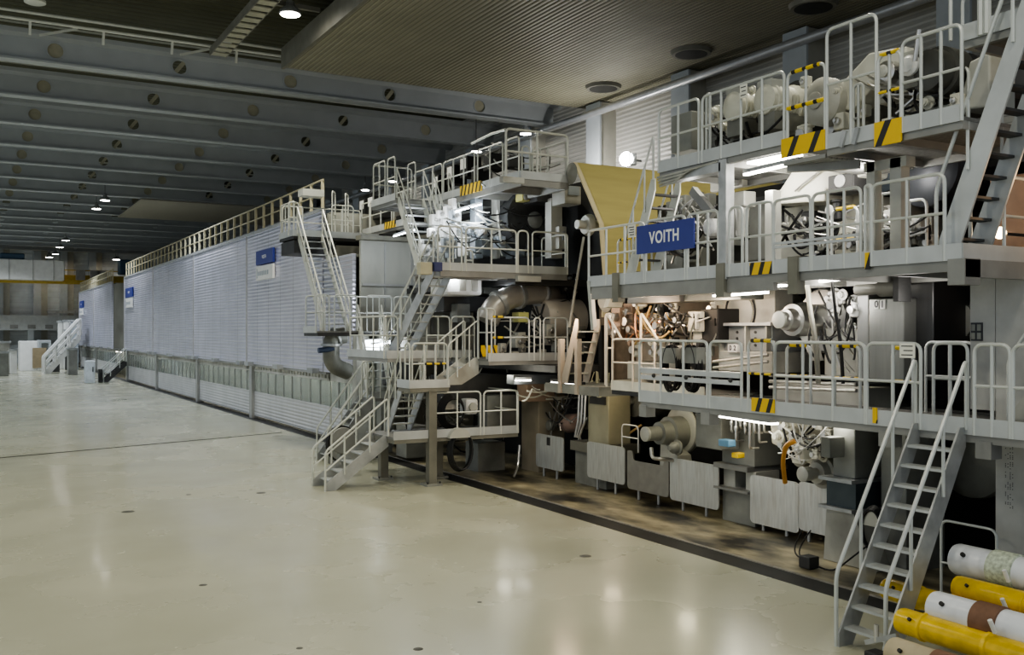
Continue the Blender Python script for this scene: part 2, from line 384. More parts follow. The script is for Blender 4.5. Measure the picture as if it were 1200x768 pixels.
for k in range(16):
    y = 40.8 + 6.2 * k
    xs = [3.05 + 4.6 * i - (9.2 if 0 else 0) for i in range(-2, 5)]
    t = thing('roof_beam', f'long grey roof beam with round holes across the hall, {ordn[k]} one from the front' if k else 'deepest looking grey roof beam with round holes, nearest one, at the edge of the ribbed ceiling', 'beam', (5, y, 14.25))
    mb = MB(); perforated_web(mb, -16, 25.6, xs, 14.84, .29, 14.4, 15.2, y + .1, .1); mb.build('web', beam_paint, t)
    MB().box(-16, 26, y - .14, y + .44, 14.28, 14.36).build('bottom_flange', beam_paint, t)
    MB().poly([(-16, y + .1, 15.2), (-16, y - .12, 15.32), (-16, y - .12, 15.5), (-16, y + .42, 15.5), (-16, y + .42, 15.32), (-16, y + .2, 15.2)], (42, 0, 0)).build('top_flange', beam_paint, t)
    for x in xs:  # holes are open; added disc or bar imitates the lit view behind
        if k < 8:
            MB().lathe((x, y + .07, 14.84), (0, 1, 0), [(0, .285), (0, .33), (.16, .33), (.16, .285)], 22, False).build('hole_rim', beam_paint, t)
            if (i_ := xs.index(x)) % 2 == 0: MB().lathe((x, y + .16, 14.84), (0, 1, 0), [(0, .287), (.02, .287)], 22).build('hole_lit_fill', hole_lit_m, t)
            else: MB().bar((x - .18, y + .17, 14.6), (x + .2, y + .17, 15.1), .16, .04, V((0, 1, 0))).build('hole_lit_bar', hole_lit_m, t)
    if k < 8:
        MB().tube([(-16, y + .15, 15.75), (26, y + .15, 15.75)], .05, 8).build('pipe', railw_m, t)
        hb = MB()
        for i in range(16): hb.bar((-15 + 2.7 * i, y + .15, 15.5), (-15 + 2.7 * i, y + .15, 15.75), .06, .1)
        hb.build('pipe_bracket', railw_m, t)
# ducts seen through the beam holes, running along the hall
duct_m = mat('duct', (.34, .34, .30), .6, .1, .05)
# double pipe in front of first beam
t = thing('pipe_rack', 'pair of pale pipes on struts in front of the nearest roof beam', 'pipes', (0, 39.4, 15.45))
for z in (15.72, 15.44): MB().tube([(-16, 39.4, z), (11.6, 39.4, z)], .06, 8).build('pipe', railw_m, t)
for i in range(9):
    x = -10.4 + 2.5 * i
    MB().bar((x, 39.45, 15.4), (x, 39.6, 14.95), .09, .09).build('strut', railw_m, t)
    if i % 2: MB().bar((x + .3, 39.45, 14.95), (x + 1.6, 39.5, 15.4), .08, .08).build('brace', railw_m, t)
for yy, z, lbl in ((33.0, 16.1, 'slim roof purlin behind the cable ladder, farther one'), (29.5, 16.1, 'slim roof purlin behind the cable ladder, nearer one')):
    o = MB().box(9.4, 10.95, yy, yy + .15, z - .75, z - .6).build('purlin', olive_m); tag(o, lbl, 'beam')
o = MB().box(-16, 10.9, 26.0, 26.3, 16.2, 16.5).build('purlin', olive_m); tag(o, 'long dark olive purlin across the dark roof at the top left', 'beam')
# cable tray
t = thing('cable_ladder', 'hanging olive cable ladder with many rungs under the dark roof', 'cable tray', (8.75, 32, 14.95))
MB().box(8.42, 8.46, 24, 39, 14.95, 15.25).build('side_rail', olive_m, t); MB().box(9.04, 9.08, 24, 39, 14.95, 15.25).build('side_rail', olive_m, t)
for i in range(22): MB().box(8.46, 9.04, 24.2 + .68 * i, 24.62 + .68 * i, 14.95, 14.99).build('rung', mat('tray_rung', (.40, .39, .30), .6) if i == 0 else MATS['tray_rung'], t)
hb = MB()
for i in range(8): hb.bar((8.4, 25 + 2 * i, 15.2), (8.4, 25 + 2 * i, 16.7), .05, .05)
hb.build('hanger', beam_dk, t)
# pale disc lamp switched off at the top left
q = W(41, 4, Z=15.0)
o = MB().lathe(q, (0, 0, 1), [(0, .3), (.02, .34), (.1, .34), (.35, .12), (.6, .03), (1.7, .03)], 20).build('pendant_lamp', railw_m); tag(o, 'unlit pale pendant lamp at the top left of the dark roof', 'lamp')
# ---- round ceiling vents
vent_m = mat('vent_dark', (.03, .03, .025), .6, .2, .2)
for k, (px, py) in enumerate(((707, 101), (810, 60), (953, 5))):
    q = W(px, py, Z=14.55)
    t = thing('ceiling_vent', ['round dark ceiling vent in the ribbed ceiling, farthest of three', 'round dark ceiling vent in the ribbed ceiling, middle of three', 'round dark ceiling vent in the ribbed ceiling, nearest the top edge'][k], 'vent', (q.x, q.y, 14.4))
    MB().lathe((q.x, q.y, 14.42), (0, 0, 1), [(.0, .62), (0, .72), (.14, .78)], 28).build('ring', olive_m, t)
    MB().lathe((q.x, q.y, 14.41), (0, 0, 1), [(0, .6), (.1, .6)], 24).build('grille', vent_m, t)
# ---- wall pipe
q0, q1 = W(628, 160, X=25.0), W(1095, -2, X=25.0)
o = MB().tube([(24.95, -6, 14.02), (24.95, 120, 14.02)], .17, 12).build('wall_pipe', mat('wall_pipe_grey', (.50, .51, .52), .35, .5, .08)); tag(o, 'long round grey pipe running along the top of the right wall', 'pipe')
# ---- pendant lamps
LAMPS = []
def pendant(x, y, z, label, group=None, r=.28, power=0):
    t = thing('pendant_lamp', label, 'lamp', (x, y, z), group)
    MB().lathe((x, y, z), (0, 0, 1), [(.0, r), (.03, r * 1.05), (.12, r * .98), (.3, r * .42), (.45, r * .36), (.5, .04)], 20).build('shade', gal_m, t)
    MB().lathe((x, y, z - .015), (0, 0, 1), [(0, r * .92), (.02, r * .92)], 18).build('lens', lens_m, t)
    MB().tube([(x, y, z + .45), (x, y, 16.7)], .02, 6).build('hanger', beam_dk, t)
    LAMPS.append((x, y, z, power))
q = W(340, 17, Z=14.9); pendant(q.x, q.y, 14.9, 'bright round pendant lamp beside the cable ladder, nearest lamp of the hall', r=.36)
rows = [(123, 235), (113, 245), (77, 282), (70, 290), (65, 298), (57, 303), (50, 308), (122, 311), (116, 315)]
for i, (px, py) in enumerate(rows):
    q = W(px, py, Z=13.6)
    pendant(q.x, min(q.y, 136), 13.6, ['round pendant lamp under the far roof beams, upper of the near pair', 'round pendant lamp under the far roof beams, lower of the near pair', 'far pendant lamp in the left row, topmost', 'far pendant lamp in the left row, second from top', 'far pendant lamp in the left row, third from top', 'far pendant lamp in the left row, fourth from top', 'far pendant lamp in the left row, lowest above the white crane housing', 'far pendant lamp above the yellow crane, right of the pair', 'far pendant lamp above the yellow crane, left of the pair'][i], r=.38 if i > 1 else .34)
for px, py, lb in ((428, 223, 'pendant lamp over the walkway behind the dryer hood roof'), (463, 213, 'pendant lamp half hidden behind the upper stair rails'), (616, 157, 'pendant lamp over the highest middle walkway by the wall'), (558, 178, 'small far pendant lamp behind the long upper walkway rail')):
    q = W(px, py, Z=13.9); pendant(min(q.x, 24.4), q.y, 13.9, lb, r=.3)
# flood light on wall
q = W(733, 187, X=24.3)
t = thing('flood_light', 'glaring white flood light on the right wall above the yellow web', 'lamp', q)
MB().box(q.x, q.x + .35, q.y - .3, q.y + .3, q.z - .25, q.z + .25).build('housing', gal_m, t)
MB().lathe(q - V((.02, .1, .0)), (-.8, -.5, 0), [(0, .3), (.05, .3)], 20).build('lens', mat('flood_lens', (1, .98, .95), emit=60), t)
MB().box(q.x + .35, 25.1, q.y - .05, q.y + .05, q.z - .05, q.z + .05).build('bracket', gal_m, t)
# ================================================================ DRYER HOOD (long aluminium enclosure)
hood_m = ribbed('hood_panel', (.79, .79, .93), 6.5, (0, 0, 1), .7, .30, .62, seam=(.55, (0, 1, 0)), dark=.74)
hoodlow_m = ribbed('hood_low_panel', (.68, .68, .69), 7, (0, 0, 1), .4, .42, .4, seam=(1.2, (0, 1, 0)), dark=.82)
hoodend_m = mat('hood_end', (.40, .40, .36), .5, .1, .15, 1.2, stretch=(1, 1, .4), dirt=(.22, .21, .17), dirt_amt=.7)
frame_m = mat('hood_frame', (.42, .42, .41), .4, .4, .08)
glass_m = bpy.data.materials.new('hood_glass'); glass_m.use_nodes = True
b = glass_m.node_tree.nodes['Principled BSDF']; b.inputs['Base Color'].default_value = (.80, .86, .82, 1); b.inputs['Roughness'].default_value = .08; b.inputs['Transmission Weight'].default_value = .85; b.inputs['IOR'].default_value = 1.3
inner_m = ribbed('hood_inside', (.50, .52, .46), 1.1, (0, 1, 0), .6, .4, .2, dark=.6)
hrail_m = mat('hood_rail_brass', (.50, .46, .32), .5, .2, .1)
YS = [34.5, 45.5, 57.6, 71.3, 85.4]
def hood(label, ys, end_label=None, low=True, ry=0):
    y0, y1 = ys[0], ys[-1]
    t = thing('dryer_hood', label, 'machine hood', (15, (y0 + y1) / 2, 0))
    MB().box(11.9, 23, y0 + .05, y1 - .05, 8.25, 8.5).build('roof', hoodend_m, t)
    MB().box(13.0, 13.1, y0, y1, 0, 8.3).build('inner_wall', inner_m, t)
    MB().box(13.1, 23, y0, y0 + .12, 0, 8.4).build('end_wall', hoodend_m, t)
    MB().box(13.1, 23, y1 - .12, y1, 0, 8.4).build('end_wall', hoodend_m, t)
    MB().box(11.72, 13.1, y0, y0 + .12, 2.6, 8.4).build('end_wall', hoodend_m, t); MB().box(11.72, 13.1, y1 - .12, y1, .0, 8.4).build('end_wall', hoodend_m, t)
    MB().box(11.5, 11.66, y0, y1, 8.5, 8.62).build('top_rail', gal_m, t)
    MB().box(11.66, 13.0, y0, y1, 2.45, 2.58).build('sill', frame_m, t)
    for i in range(len(ys) - 1):
        a, b_ = ys[i], ys[i + 1]
        bev(MB().box(11.55, 11.7, a + .06, b_ - .06, 2.55, 8.52).build('hood_panel', hood_m, t), .02)
        MB().box(11.5, 11.6, b_ - .06, b_ + .06, 2.5, 8.5).build('seam_strip', steel_m, t)
        if low:
            MB().box(11.84, 11.92, a + .1, b_ - .1, .12, 1.25).build('lower_panel', hoodlow_m, t)
            MB().box(11.86, 11.88, a + .1, b_ - .1, 1.25, 2.2).build('glass_pane', glass_m, t)
            k = int((b_ - a) / 1.15)
            for j in range(1, k): yy = a + (b_ - a) * j / k; MB().box(11.83, 11.9, yy - .03, yy + .03, 1.25, 2.2).build('mullion', frame_m, t)
            mb = MB().box(11.82, 11.92, a + .1, b_ - .1, 2.2, 2.28).box(11.82, 11.92, a + .1, b_ - .1, 2.42, 2.5)
            for j in range(k * 3): yy = a + .2 + (b_ - a - .4) * j / (k * 3); mb.box(11.82, 11.92, yy, yy + .16, 2.28, 2.42)
            mb.build('vent_band', mlight_m, t)
            MB().box(11.7, 12.0, b_ - .22, b_ + .22, -.02, 2.55).build('post', frame_m, t)
            tb = thing('fluorescent_lamp', 'row of fluorescent light behind the lower glass of the hood', 'lamp', (12.5, (a + b_) / 2, 2.3), 'lamps inside the dryer hood')
            mb = MB(); hh = MB()
            for j in range(5):
                yy = a + (b_ - a) * (j + .5) / 5; mb.box(12.45, 12.52, yy - .6, yy + .6, 2.2, 2.24); hh.box(12.42, 12.55, yy - .65, yy + .65, 2.24, 2.45)
            mb.build('tube', tube_m, tb); hh.build('housing', gal_m, tb)
            for yy in (a + .8, (a + b_) / 2, b_ - .8): MB().box(11.3, 11.56, yy - .35, yy + .35, 2.48, 2.66).build('door_roller', gal_m, t)
    # roof railing: many stub posts
    y0 += ry; n = int((y1 - y0) / 1.35)
    g = MB().tube([(11.66, y0 + .2, 9.72), (11.66, y1 - .2, 9.72)], .035).build('guardrail', hrail_m, t)
    for i in range(n + 1):
        yy = y0 + .3 + (y1 - y0 - .6) * i / n
        MB().box(11.62, 11.72, yy - .05, yy + .05, 8.55, 9.7).build('post', hrail_m, g)
    MB().tube([(11.66, y0 + .2, 9.2), (11.66, y1 - .2, 9.2)], .03).build('mid_rail', hrail_m, g)
    return t
hood('long aluminium dryer hood with ribbed sliding panels and a glazed lower band', YS, ry=.1)
HT = [o for o in COL.objects if o.name.startswith('dryer_hood')][0]
bev(MB().box(11.55, 11.7, 31.4, 34.42, 2.55, 6.72).build('hood_panel', hood_m, HT), .02)
MB().box(11.84, 11.92, 31.4, 34.4, .12, 1.25).build('lower_panel', hoodlow_m, HT); MB().box(11.86, 11.88, 31.4, 34.4, 1.25, 2.2).build('glass_pane', glass_m, HT)
MB().box(11.8, 11.94, 31.4, 34.4, 2.2, 2.5).build('vent_band', mlight_m, HT); MB().box(13.0, 13.1, 31.4, 34.5, 0, 6.7).build('inner_wall', inner_m, HT)
for j in range(3): MB().box(11.83, 11.9, 32.1 + .75 * j, 32.16 + .75 * j, 1.25, 2.2).build('mullion', frame_m, HT)
MB().box(11.7, 13.0, 31.4, 34.5, 6.6, 6.7).build('roof', hoodend_m, HT)
hood('shorter aluminium hood far down the hall beyond the long one', [93.2, 107, 121.5])
# hood end: dirty pale end wall with a door and a stained panel (faces the stairs)
t = thing('end_sheet', 'dirty pale panelled end wall of the hood behind the stair landings', 'panel', (14, 31.2, 2.5))
MB().box(11.75, 16, 31.12, 31.25, 3.9, 7.15).build('sheet', hoodend_m, t)
for x in (12.6, 13.6, 14.4): MB().box(x, x + .05, 31.08, 31.12, 3.9, 7.1).build('batten', frame_m, t)
MB().box(11.8, 14.9, 31.06, 31.12, 5.6, 5.68).build('batten', frame_m, t)
MB().box(11.6, 15.2, 30.7, 31.2, 7.15, 7.3).build('lintel', olive_m, t)
dp = MB().box(13.35, 14.3, 31.05, 31.12, 3.9, 5.6).build('door', mlight_m, t)
MB().box(13.5, 13.62, 30.98, 31.05, 5.5, 5.65).build('hinge', black_m, dp)
# company signs on the hood
def hoodsign(px, py, w, h, label1, label2, txt=True):
    q = W(px, py, X=11.5)
    t = thing('sign_board', label1, 'sign', (11.48, q.y, q.z))
    MB().box(11.42, 11.52, q.y - w / 2, q.y + w / 2, q.z - h / 2, q.z + h / 2).build('board', blue_m, t)
    text_mesh('lettering', 'VOITH', h * .34, letter_m, t, (11.415, q.y, q.z), (0, -1, 0), (0, 0, 1), .002)
    t2 = thing('sign_board', label2, 'sign', (11.48, q.y, q.z - h))
    MB().box(11.42, 11.52, q.y - w / 2, q.y + w / 2, q.z - h * 1.6, q.z - h * .62).build('board', white_m, t2)
    mb = MB()
    for j in range(6): mb.box(11.414, 11.42, q.y + w * .3 - j * w * .11, q.y + w * .37 - j * w * .11, q.z - h * 1.28, q.z - h * .98)
    mb.box(11.414, 11.42, q.y + w * .41, q.y + w * .45, q.z - h * 1.45, q.z - h * .75)
    mb.build('lettering', mblue_m, t2)
hoodsign(311.5, 301, 2.7, .62, 'blue sign board on the hood, nearest to the stairs', 'white sign board under the blue one nearest the stairs')
hoodsign(152, 343, 3.6, .75, 'blue sign board at the far end of the long hood', 'white sign board under the blue one at the far end of the long hood')
hoodsign(96, 357, 3.6, .75, 'blue sign board on the shorter far hood', 'white sign board under the blue one on the shorter far hood')
# ================================================================ FAR END
t = thing('bridge_crane', 'yellow bridge crane with white housing spanning the far end of the hall', 'crane', (4, 130, 10))
MB().box(-16, 25, 130, 130.9, 10.0, 11.1).build('girder', crane_m, t)
MB().box(-16, 25, 128.4, 128.9, 9.9, 10.4).build('girder', crane_m, t)
g = MB().tube([(-16, 128.5, 11.6), (25, 128.5, 11.6)], .06).build('handrail', crane_m, t)
bev(MB().box(-2, 10.4, 126.5, 128.3, 10.2, 12.6).build('housing', white_m, t), .1)
mb = MB()
for x in (-.5, 2, 4.5, 7, 9.2): mb.box(x, x + .08, 126.4, 126.5, 10.2, 12.6)
mb.build('housing_rib', frame_m, t)
bev(MB().box(3.6, 6.2, 126.8, 128.8, 12.6, 13.3).build('hoist', mat('crane_blue', (.05, .10, .16), .5), t), .15)
bev(MB().box(16.6, 20.5, 126.8, 128.8, 11.2, 13.0).build('hoist', MATS['crane_blue'], t), .15)
for x in (11.8, 13.4, 14.2): MB().box(x, x + 1.0, 127.6, 128.3, 10.4, 11.6).build('motor_box', beam_m, t)
# gallery
t = thing('gallery', 'pale concrete gallery along the far wall with small dark openings', 'gallery', (2, 137.5, 0))
MB().box(-30, 13, 136.5, 138.8, 4.3, 6.2).build('parapet', mat('gallery_pale', (.55, .57, .57), .6, 0, .08), t)
for i in range(9):
    x = -1 + 2.0 * i; MB().box(x, x + .9, 136.44, 136.5, 4.5, 5.0).build('opening', beam_m, t)
for i in range(4): MB().box(-3 + 5 * i, -2.3 + 5 * i, 136.7, 137.4, 0, 4.3).build('pillar', wcolf_m, t)
MB().box(9.2, 12.5, 135, 136.4, 6.5, 6.8).build('shelf', gal_m, t)
# far machinery
def fb(name, lab, cat, px0, px1, yt, yb, Y, d, m):
    a, b_ = W(px0, yt, Y=Y), W(px1, yb, Y=Y)
    t = thing(name, lab, cat, (a.x, Y, 0))
    bev(MB().box(a.x, b_.x, Y, Y + d, 0, a.z).build('body', m, t), .06); return t, a, b_
t, a, b_ = fb('control_cabinet', 'pale grey cabinet standing on the floor before the far hood', 'cabinet', 100, 111.5, 423, 447, 82.5, 1.0, mat('cabinet_pale', (.58, .62, .66), .5))
MB().box(a.x + .1, b_.x - .1, 82.46, 82.5, .3, a.z - .3).build('door', MATS['cabinet_pale'], t); MB().box(b_.x - .2, b_.x - .14, 82.4, 82.46, .9, 1.3).build('handle', black_m, t)
t, a, b_ = fb('control_cabinet', 'small black box next to the pale far cabinet', 'cabinet', 116, 120.5, 433, 446, 83, .8, dark_m); MB().box(a.x + .08, b_.x - .08, 82.95, 83, .2, .8).build('door', black_m, t)
t, a, b_ = fb('machine_cabin', 'white far cabin with a wooden panel in its opening', 'cabin', 23, 44, 400, 424, 112, 3, white_m)
MB().box(a.x + 1.2, a.x + 2.5, 111.9, 112, .3, a.z - .7).build('panel', mat('wood_panel', (.30, .24, .15), .6), t)
t, a, b_ = fb('machine_cabin', 'grey glazed far cabin right of the white one', 'cabin', 45, 60, 399, 420, 118, 3, wcolf_m); MB().box(a.x + .3, b_.x - .3, 117.9, 118, .8, a.z - .3).build('window', glass_m, t)
for px0, px1, yt, yb, Y, lb, m in ((-6, 12, 400, 410, 105, 'low pale bench at the left edge far away', mlight_m), (-4, 10, 412, 424, 100, 'low grey machine block at the left edge far away', mgrey_m), (12, 20, 409, 423, 104, 'small white far stand left of the white cabin', white_m), (69, 76, 376, 398, 116, 'white tall far post with sheets beside the stairs', white_m), (76, 84, 375, 384, 114, 'white bundle high beside the far hood', white_m), (84, 92, 375, 385, 112, 'dark blue grey unit next to the far hood', mblue_m), (77, 92, 386, 420, 113, 'dark machine block behind the far stairs', dark_m), (80, 91, 408, 426, 100, 'fenced dark unit at the foot of the far hood', beam_m), (60, 70, 414, 425, 108, 'dark stub under the far stairs', dark_m)):
    t, a, b_ = fb('machine_block', lb, 'machine', px0, px1, yt, yb, Y, 1.5, m)
    MB().box(a.x - .1, b_.x + .1, Y - .1, Y + 1.6, a.z - .2, a.z).build('top_plate', gal_m, t)
a, b_ = W(52, 422, Y=105), W(93, 393, Y=105)
stairs('white sloping stair far away leading up to the short hood', (a.x, 105, 0), (b_.x, 105, b_.z), 2.4, 9, white_m, gal_m, sd=.5, hr=1.6, rr=.12, rail_m_=white_m)
a, b_ = W(121, 444, Y=84), W(147, 424, Y=84)
stairs('small grey stair in the gap between the two hoods', (a.x, 84, 0), (b_.x, 84, b_.z), 1.2, 6, dark_m, dark_m, sd=.3, hr=1.1, rr=.04)
# ================================================================ PRESS SECTION (right): walkways, ladders, frames
XE = 11.2
def rails(parent, secs, z, X=XE, m=None, h=1.1, hz=None):
    for s in secs:
        a, b_, n = s[:3]
        guardrail(parent, (X, Yx(a, X)), (X, Yx(b_, X)), z, s[3] if len(s) > 3 else h, n, m, hz=s[4] if len(s) > 4 else None, foot=.06)
def hazplate(parent, px0, px1, z0, z1, X=XE, m=None):
    MB().box(X - .03, X - .012, Yx(px0, X), Yx(px1, X), z0, z1).build('hazard_plate', m or hazard_m, parent)
# --- lower walkway
LW = platform('walkway', 'lower grey walkway of the press section, level with the top of the ladder stair', XE, 13.3, 4.6, Yx(750, XE), 2.75, 'W', beam=beam_m)
rails(LW, [(749.5, 829, 2), (832, 869, 0), (908, 1014, 2), (1016, 1079, 1), (1142, 1184, 1), (1187, 1250, 1)], 2.75)
rails(LW, [(877, 908, 1, 1.12, hazrail_m)], 2.75)
hazplate(LW, 882, 909, 2.72, 2.94); hazplate(LW, 1024, 1029, 2.72, 2.94)
for a, b_ in ((922, 950), (978, 1008)):
    g = guardrail(LW, (12.0, Yx(a, 12.0)), (12.0, Yx(b_, 12.0)), 2.75, 1.04, 0, hz=hazrail_m)
g = MB().box(XE - .03, XE - .0, Yx(752, XE), Yx(868, XE), 3.12, 3.2).build('clamp_bar', toe_m, LW); MB().box(XE - .03, XE, Yx(752, XE), Yx(868, XE), 3.24, 3.32).build('clamp_bar', toe_m, LW)
for px in (768, 806, 858):
    MB().ball((XE - .04, Yx(px, XE), 3.2), .04, 6).build('clamp_bolt', dark_m, LW)
for px in (753, 826, 1037, 1152): MB().box(XE + .0, XE + .22, Yx(px, XE) - .11, Yx(px, XE) + .11, 2.4, 2.62).build('bracket', beam_m, LW)
guardrail(LW, (13.15, Yx(1085, 13.15)), (13.15, Yx(1142, 13.15)), 2.75, 1.1, 1); guardrail(LW, (12.1, Yx(1046, 12.1)), (12.1, Yx(1070, 12.1)), 2.75, 1.02, 0, hz=hazrail_m)
gt = thing('safety_gate', 'tubular safety gate at the head of the nearest ladder stair', 'gate', (XE, 8.1, 2.75))
guardrail(gt, (XE + .9, Yx(1094, XE + .9)), (XE + .9, Yx(1134, XE + .9)), 2.8, 1.05, 1)
# --- nearest ladder stair
ST = stairs('nearest steep grey ladder stair down to the floor at right, treads worn to bare metal', (9.72, 8.27, 0), (11.2, 8.27, 2.75), .66, 10, gal_m, toe_m, sd=.22, hr=.92, midrail=False, rr=.027, tread_d=.2)
# --- middle walkway
MW = platform('walkway', 'middle grey walkway of the press section that carries the large blue sign', XE, 13.3, 7.95, Yx(690, XE), 5.0, 'WS', th=.2)
MB().box(XE + .02, XE + .12, Yx(905, XE), Yx(692, XE), 4.68, 4.8).build('support_beam', beam_m, MW)
MB().box(XE, 13.3, 7.9, 8.05, 4.72, 4.95).build('support_beam', beam_m, MW); MB().box(XE - .02, XE + .3, 7.9, 8.15, 4.62, 4.96).build('bracket', beam_m, MW)
rails(MW, [(690, 755, 2), (757, 803, 1), (806, 842, 2), (855, 870, 0), (875, 906, 1), (907, 950, 0), (952, 1009, 2), (1014, 1021, 0), (1022, 1107, 1)], 5.0)
for a, b_ in ((724, 752), (975, 1005)): guardrail(MW, (12.6, Yx(a, 12.6)), (12.6, Yx(b_, 12.6)), 5.0, 1.05, 1, hz=hazrail_m)
guardrail(MW, (13.1, Yx(1047, 13.1)), (13.1, Yx(1086, 13.1)), 5.0, 1.1, 1); guardrail(MW, (12.4, Yx(1016, 12.4)), (12.4, Yx(1052, 12.4)), 5.0, 1.15, 1)
guardrail(MW, (12.15, 8.0), (13.2, 8.0), 5.0, 1.1, 1)
hazplate(MW, 880, 906, 4.94, 5.14); hazplate(MW, 1015, 1021, 4.9, 5.14)
MB().bar((XE + .05, Yx(689, XE), 5.1), (XE + .3, Yx(682, XE), 4.1), .06, .3).build('end_plate', toe_m, MW)
for px in (723, 846, 931):
    MB().box(XE - .05, XE + .12, Yx(px, XE) - .1, Yx(px, XE) + .1, 4.6, 5.18).build('clamp', olive_m, MW)
for px in (952, 1009): MB().box(XE - .035, XE, Yx(907, XE), Yx(1008, XE), 5.33 + .06 * (px > 1000), 5.37 + .06 * (px > 1000)).build('clamp_bar', toe_m, MW)
# sign
q = W(780.5, 277.5, X=XE - .05)
t = thing('sign_board', 'large blue company sign with white capitals hung on the middle walkway rail', 'sign', q)
yA, yB = Yx(747, XE - .05), Yx(814, XE - .05)
MB().box(XE - .07, XE - .04, yA, yB, q.z - .265, q.z + .265).build('board', blue_m, t)
text_mesh('lettering', 'VOITH', .31, letter_m, t, (XE - .072, (yA + yB) / 2, q.z), (0, -1, 0), (0, 0, 1), .003, sx=.86)
# notices
def notice(px, py, X, w, h, label, lines=4):
    q = W(px, py, X=X); t = thing('notice', label, 'notice', q)
    MB().box(X - .02, X - .005, q.y - w / 2, q.y + w / 2, q.z - h / 2, q.z + h / 2).build('sheet', paper_m, t)
    mb = MB()
    for i in range(lines):
        z = q.z + h * (.3 - .6 * i / max(1, lines - 1)); mb.box(X - .023, X - .02, q.y - w * .38, q.y + w * (.38 - .15 * (i % 2)), z - h * .035, z + h * .035)
    mb.build('text_lines', ink_m, t)
notice(741, 271, XE - .03, .22, .24, 'white paper notice clipped to the rail beside the large blue sign')
notice(872, 107, XE - .03, .16, .22, 'cream notice clipped to the top walkway rail', 3)
notice(1064, 411, XE - .03, .24, .2, 'cream notice clipped to the lower walkway rail beside the ladder stair head', 3)
# --- top walkway
TW = platform('walkway', 'top walkway of the press section carrying motors, left part', XE, 13.4, Yx(922, XE), Yx(772, XE), 7.02, 'WN', th=.16)
rails(TW, [(772, 819, 1), (823, 919, 3)], 7.02)
guardrail(TW, (XE + .5, Yx(828, XE + .5)), (XE + .5, Yx(832, XE + .5)), 7.02, 1.3, 0)
MB().box(XE - .02, XE + .2, Yx(845, XE), Yx(775, XE), 6.75, 6.9).build('support_beam', gal_m, TW)
for k in range(4): MB().tube(fillet([(XE - .05 - .02 * k, Yx(776, XE), 6.7 + .05 * k), (XE - .05 - .02 * k, Yx(795 + 5 * k, XE), 6.72 + .05 * k), (XE - .04, Yx(805 + 5 * k, XE), 6.9), (XE, Yx(842, XE), 6.93)], .15), .022, 6).build('conduit', gal_m, TW)
TX = platform('walkway', 'top walkway of the press section, right part with the tall rail frame and hazard plates', XE, 13.4, Yx(1127, XE), Yx(968, XE), 6.8, 'W', th=.16)
rails(TX, [(969, 1027, 1, 1.72), (1029, 1056, 1, 1.1, hazrail_m), (1057, 1127, 2, 1.2)], 6.8)
guardrail(TX, (12.6, Yx(1085, 12.6)), (12.6, Yx(1135, 12.6)), 6.8, 1.05, 2); guardrail(TX, (12.2, Yx(1000, 12.2)), (12.2, Yx(1012, 12.2)), 6.8, 1.1, 1)
MB().box(XE - .03, XE - .012, Yx(1026, XE), Yx(1058, XE), 6.62, 6.96).build('hazard_plate', stripes('hazard_wide', (.75, .50, .02), (.03, .03, .03), 2.3, (0, 1, .5), .74), TX)
FL = thing('walkway_flap', 'hinged yellow and black striped flap bridging the top walkway', 'walkway', (XE, Yx(945, XE), 6.8))
MB().box(XE - .03, XE - .01, Yx(917, XE), Yx(968, XE), 6.74, 7.04).build('hazard_plate', MATS['hazard_wide'], FL)
MB().box(XE, 13.2, Yx(918, XE), Yx(967, XE), 6.62, 6.68).build('deck', ribbed('flap_grating', (.34, .34, .32), 9, (1, 0, 0), .8, .5, .4, dark=.5), FL)
guardrail(FL, (XE, Yx(923, XE)), (XE, Yx(967, XE)), 6.9, 1.15, 1, hz=hazrail_m)
MB().tube([(XE, Yx(923, XE), 7.5), (XE, Yx(967, XE), 7.5)], .034).build('hazard_sleeve', hazrail_m, FL)
MB().bar((XE + .1, Yx(918, XE), 6.6), (XE + .6, Yx(975, XE), 6.55), .1, .14).build('flap_arm', beam_m, FL)
for px in (987, 1002): MB().bar((XE - .03, Yx(px, XE), 6.72), (XE - .03, Yx(px + 5, XE), 6.95), .04, .07).build('hinge', gal_m, FL)
# posts carrying top walkway
def sqpost(px, z0, z1, X, w, lab, m=None):
    y = Yx(px, X); o = bev(MB().box(X, X + w, y - w / 2, y + w / 2, z0, z1).build('support_post', m or gal_m), .01); tag(o, lab, 'post'); return o
sqpost(846, 4.9, 6.95, XE - .02, .19, 'square galvanised post crossing the middle walkway up to the top walkway')
sqpost(1020, 5.0, 6.6, 12.0, .16, 'narrow square post under the right part of the top walkway, left of two', mlight_m)
sqpost(1049, 5.0, 6.6, 12.0, .2, 'broader square post under the right part of the top walkway, right of two', mlight_m)
o = MB().box(12, 12.2, Yx(1062, 12), Yx(1012, 12), 6.45, 6.6).build('cross_beam', mlight_m); tag(o, 'short crossbeam on the two posts below the top walkway', 'beam')
sqpost(901, 5.0, 6.5, 12.3, .2, 'pale broad post below the fluorescent lamps of the top walkway', mlight_m)
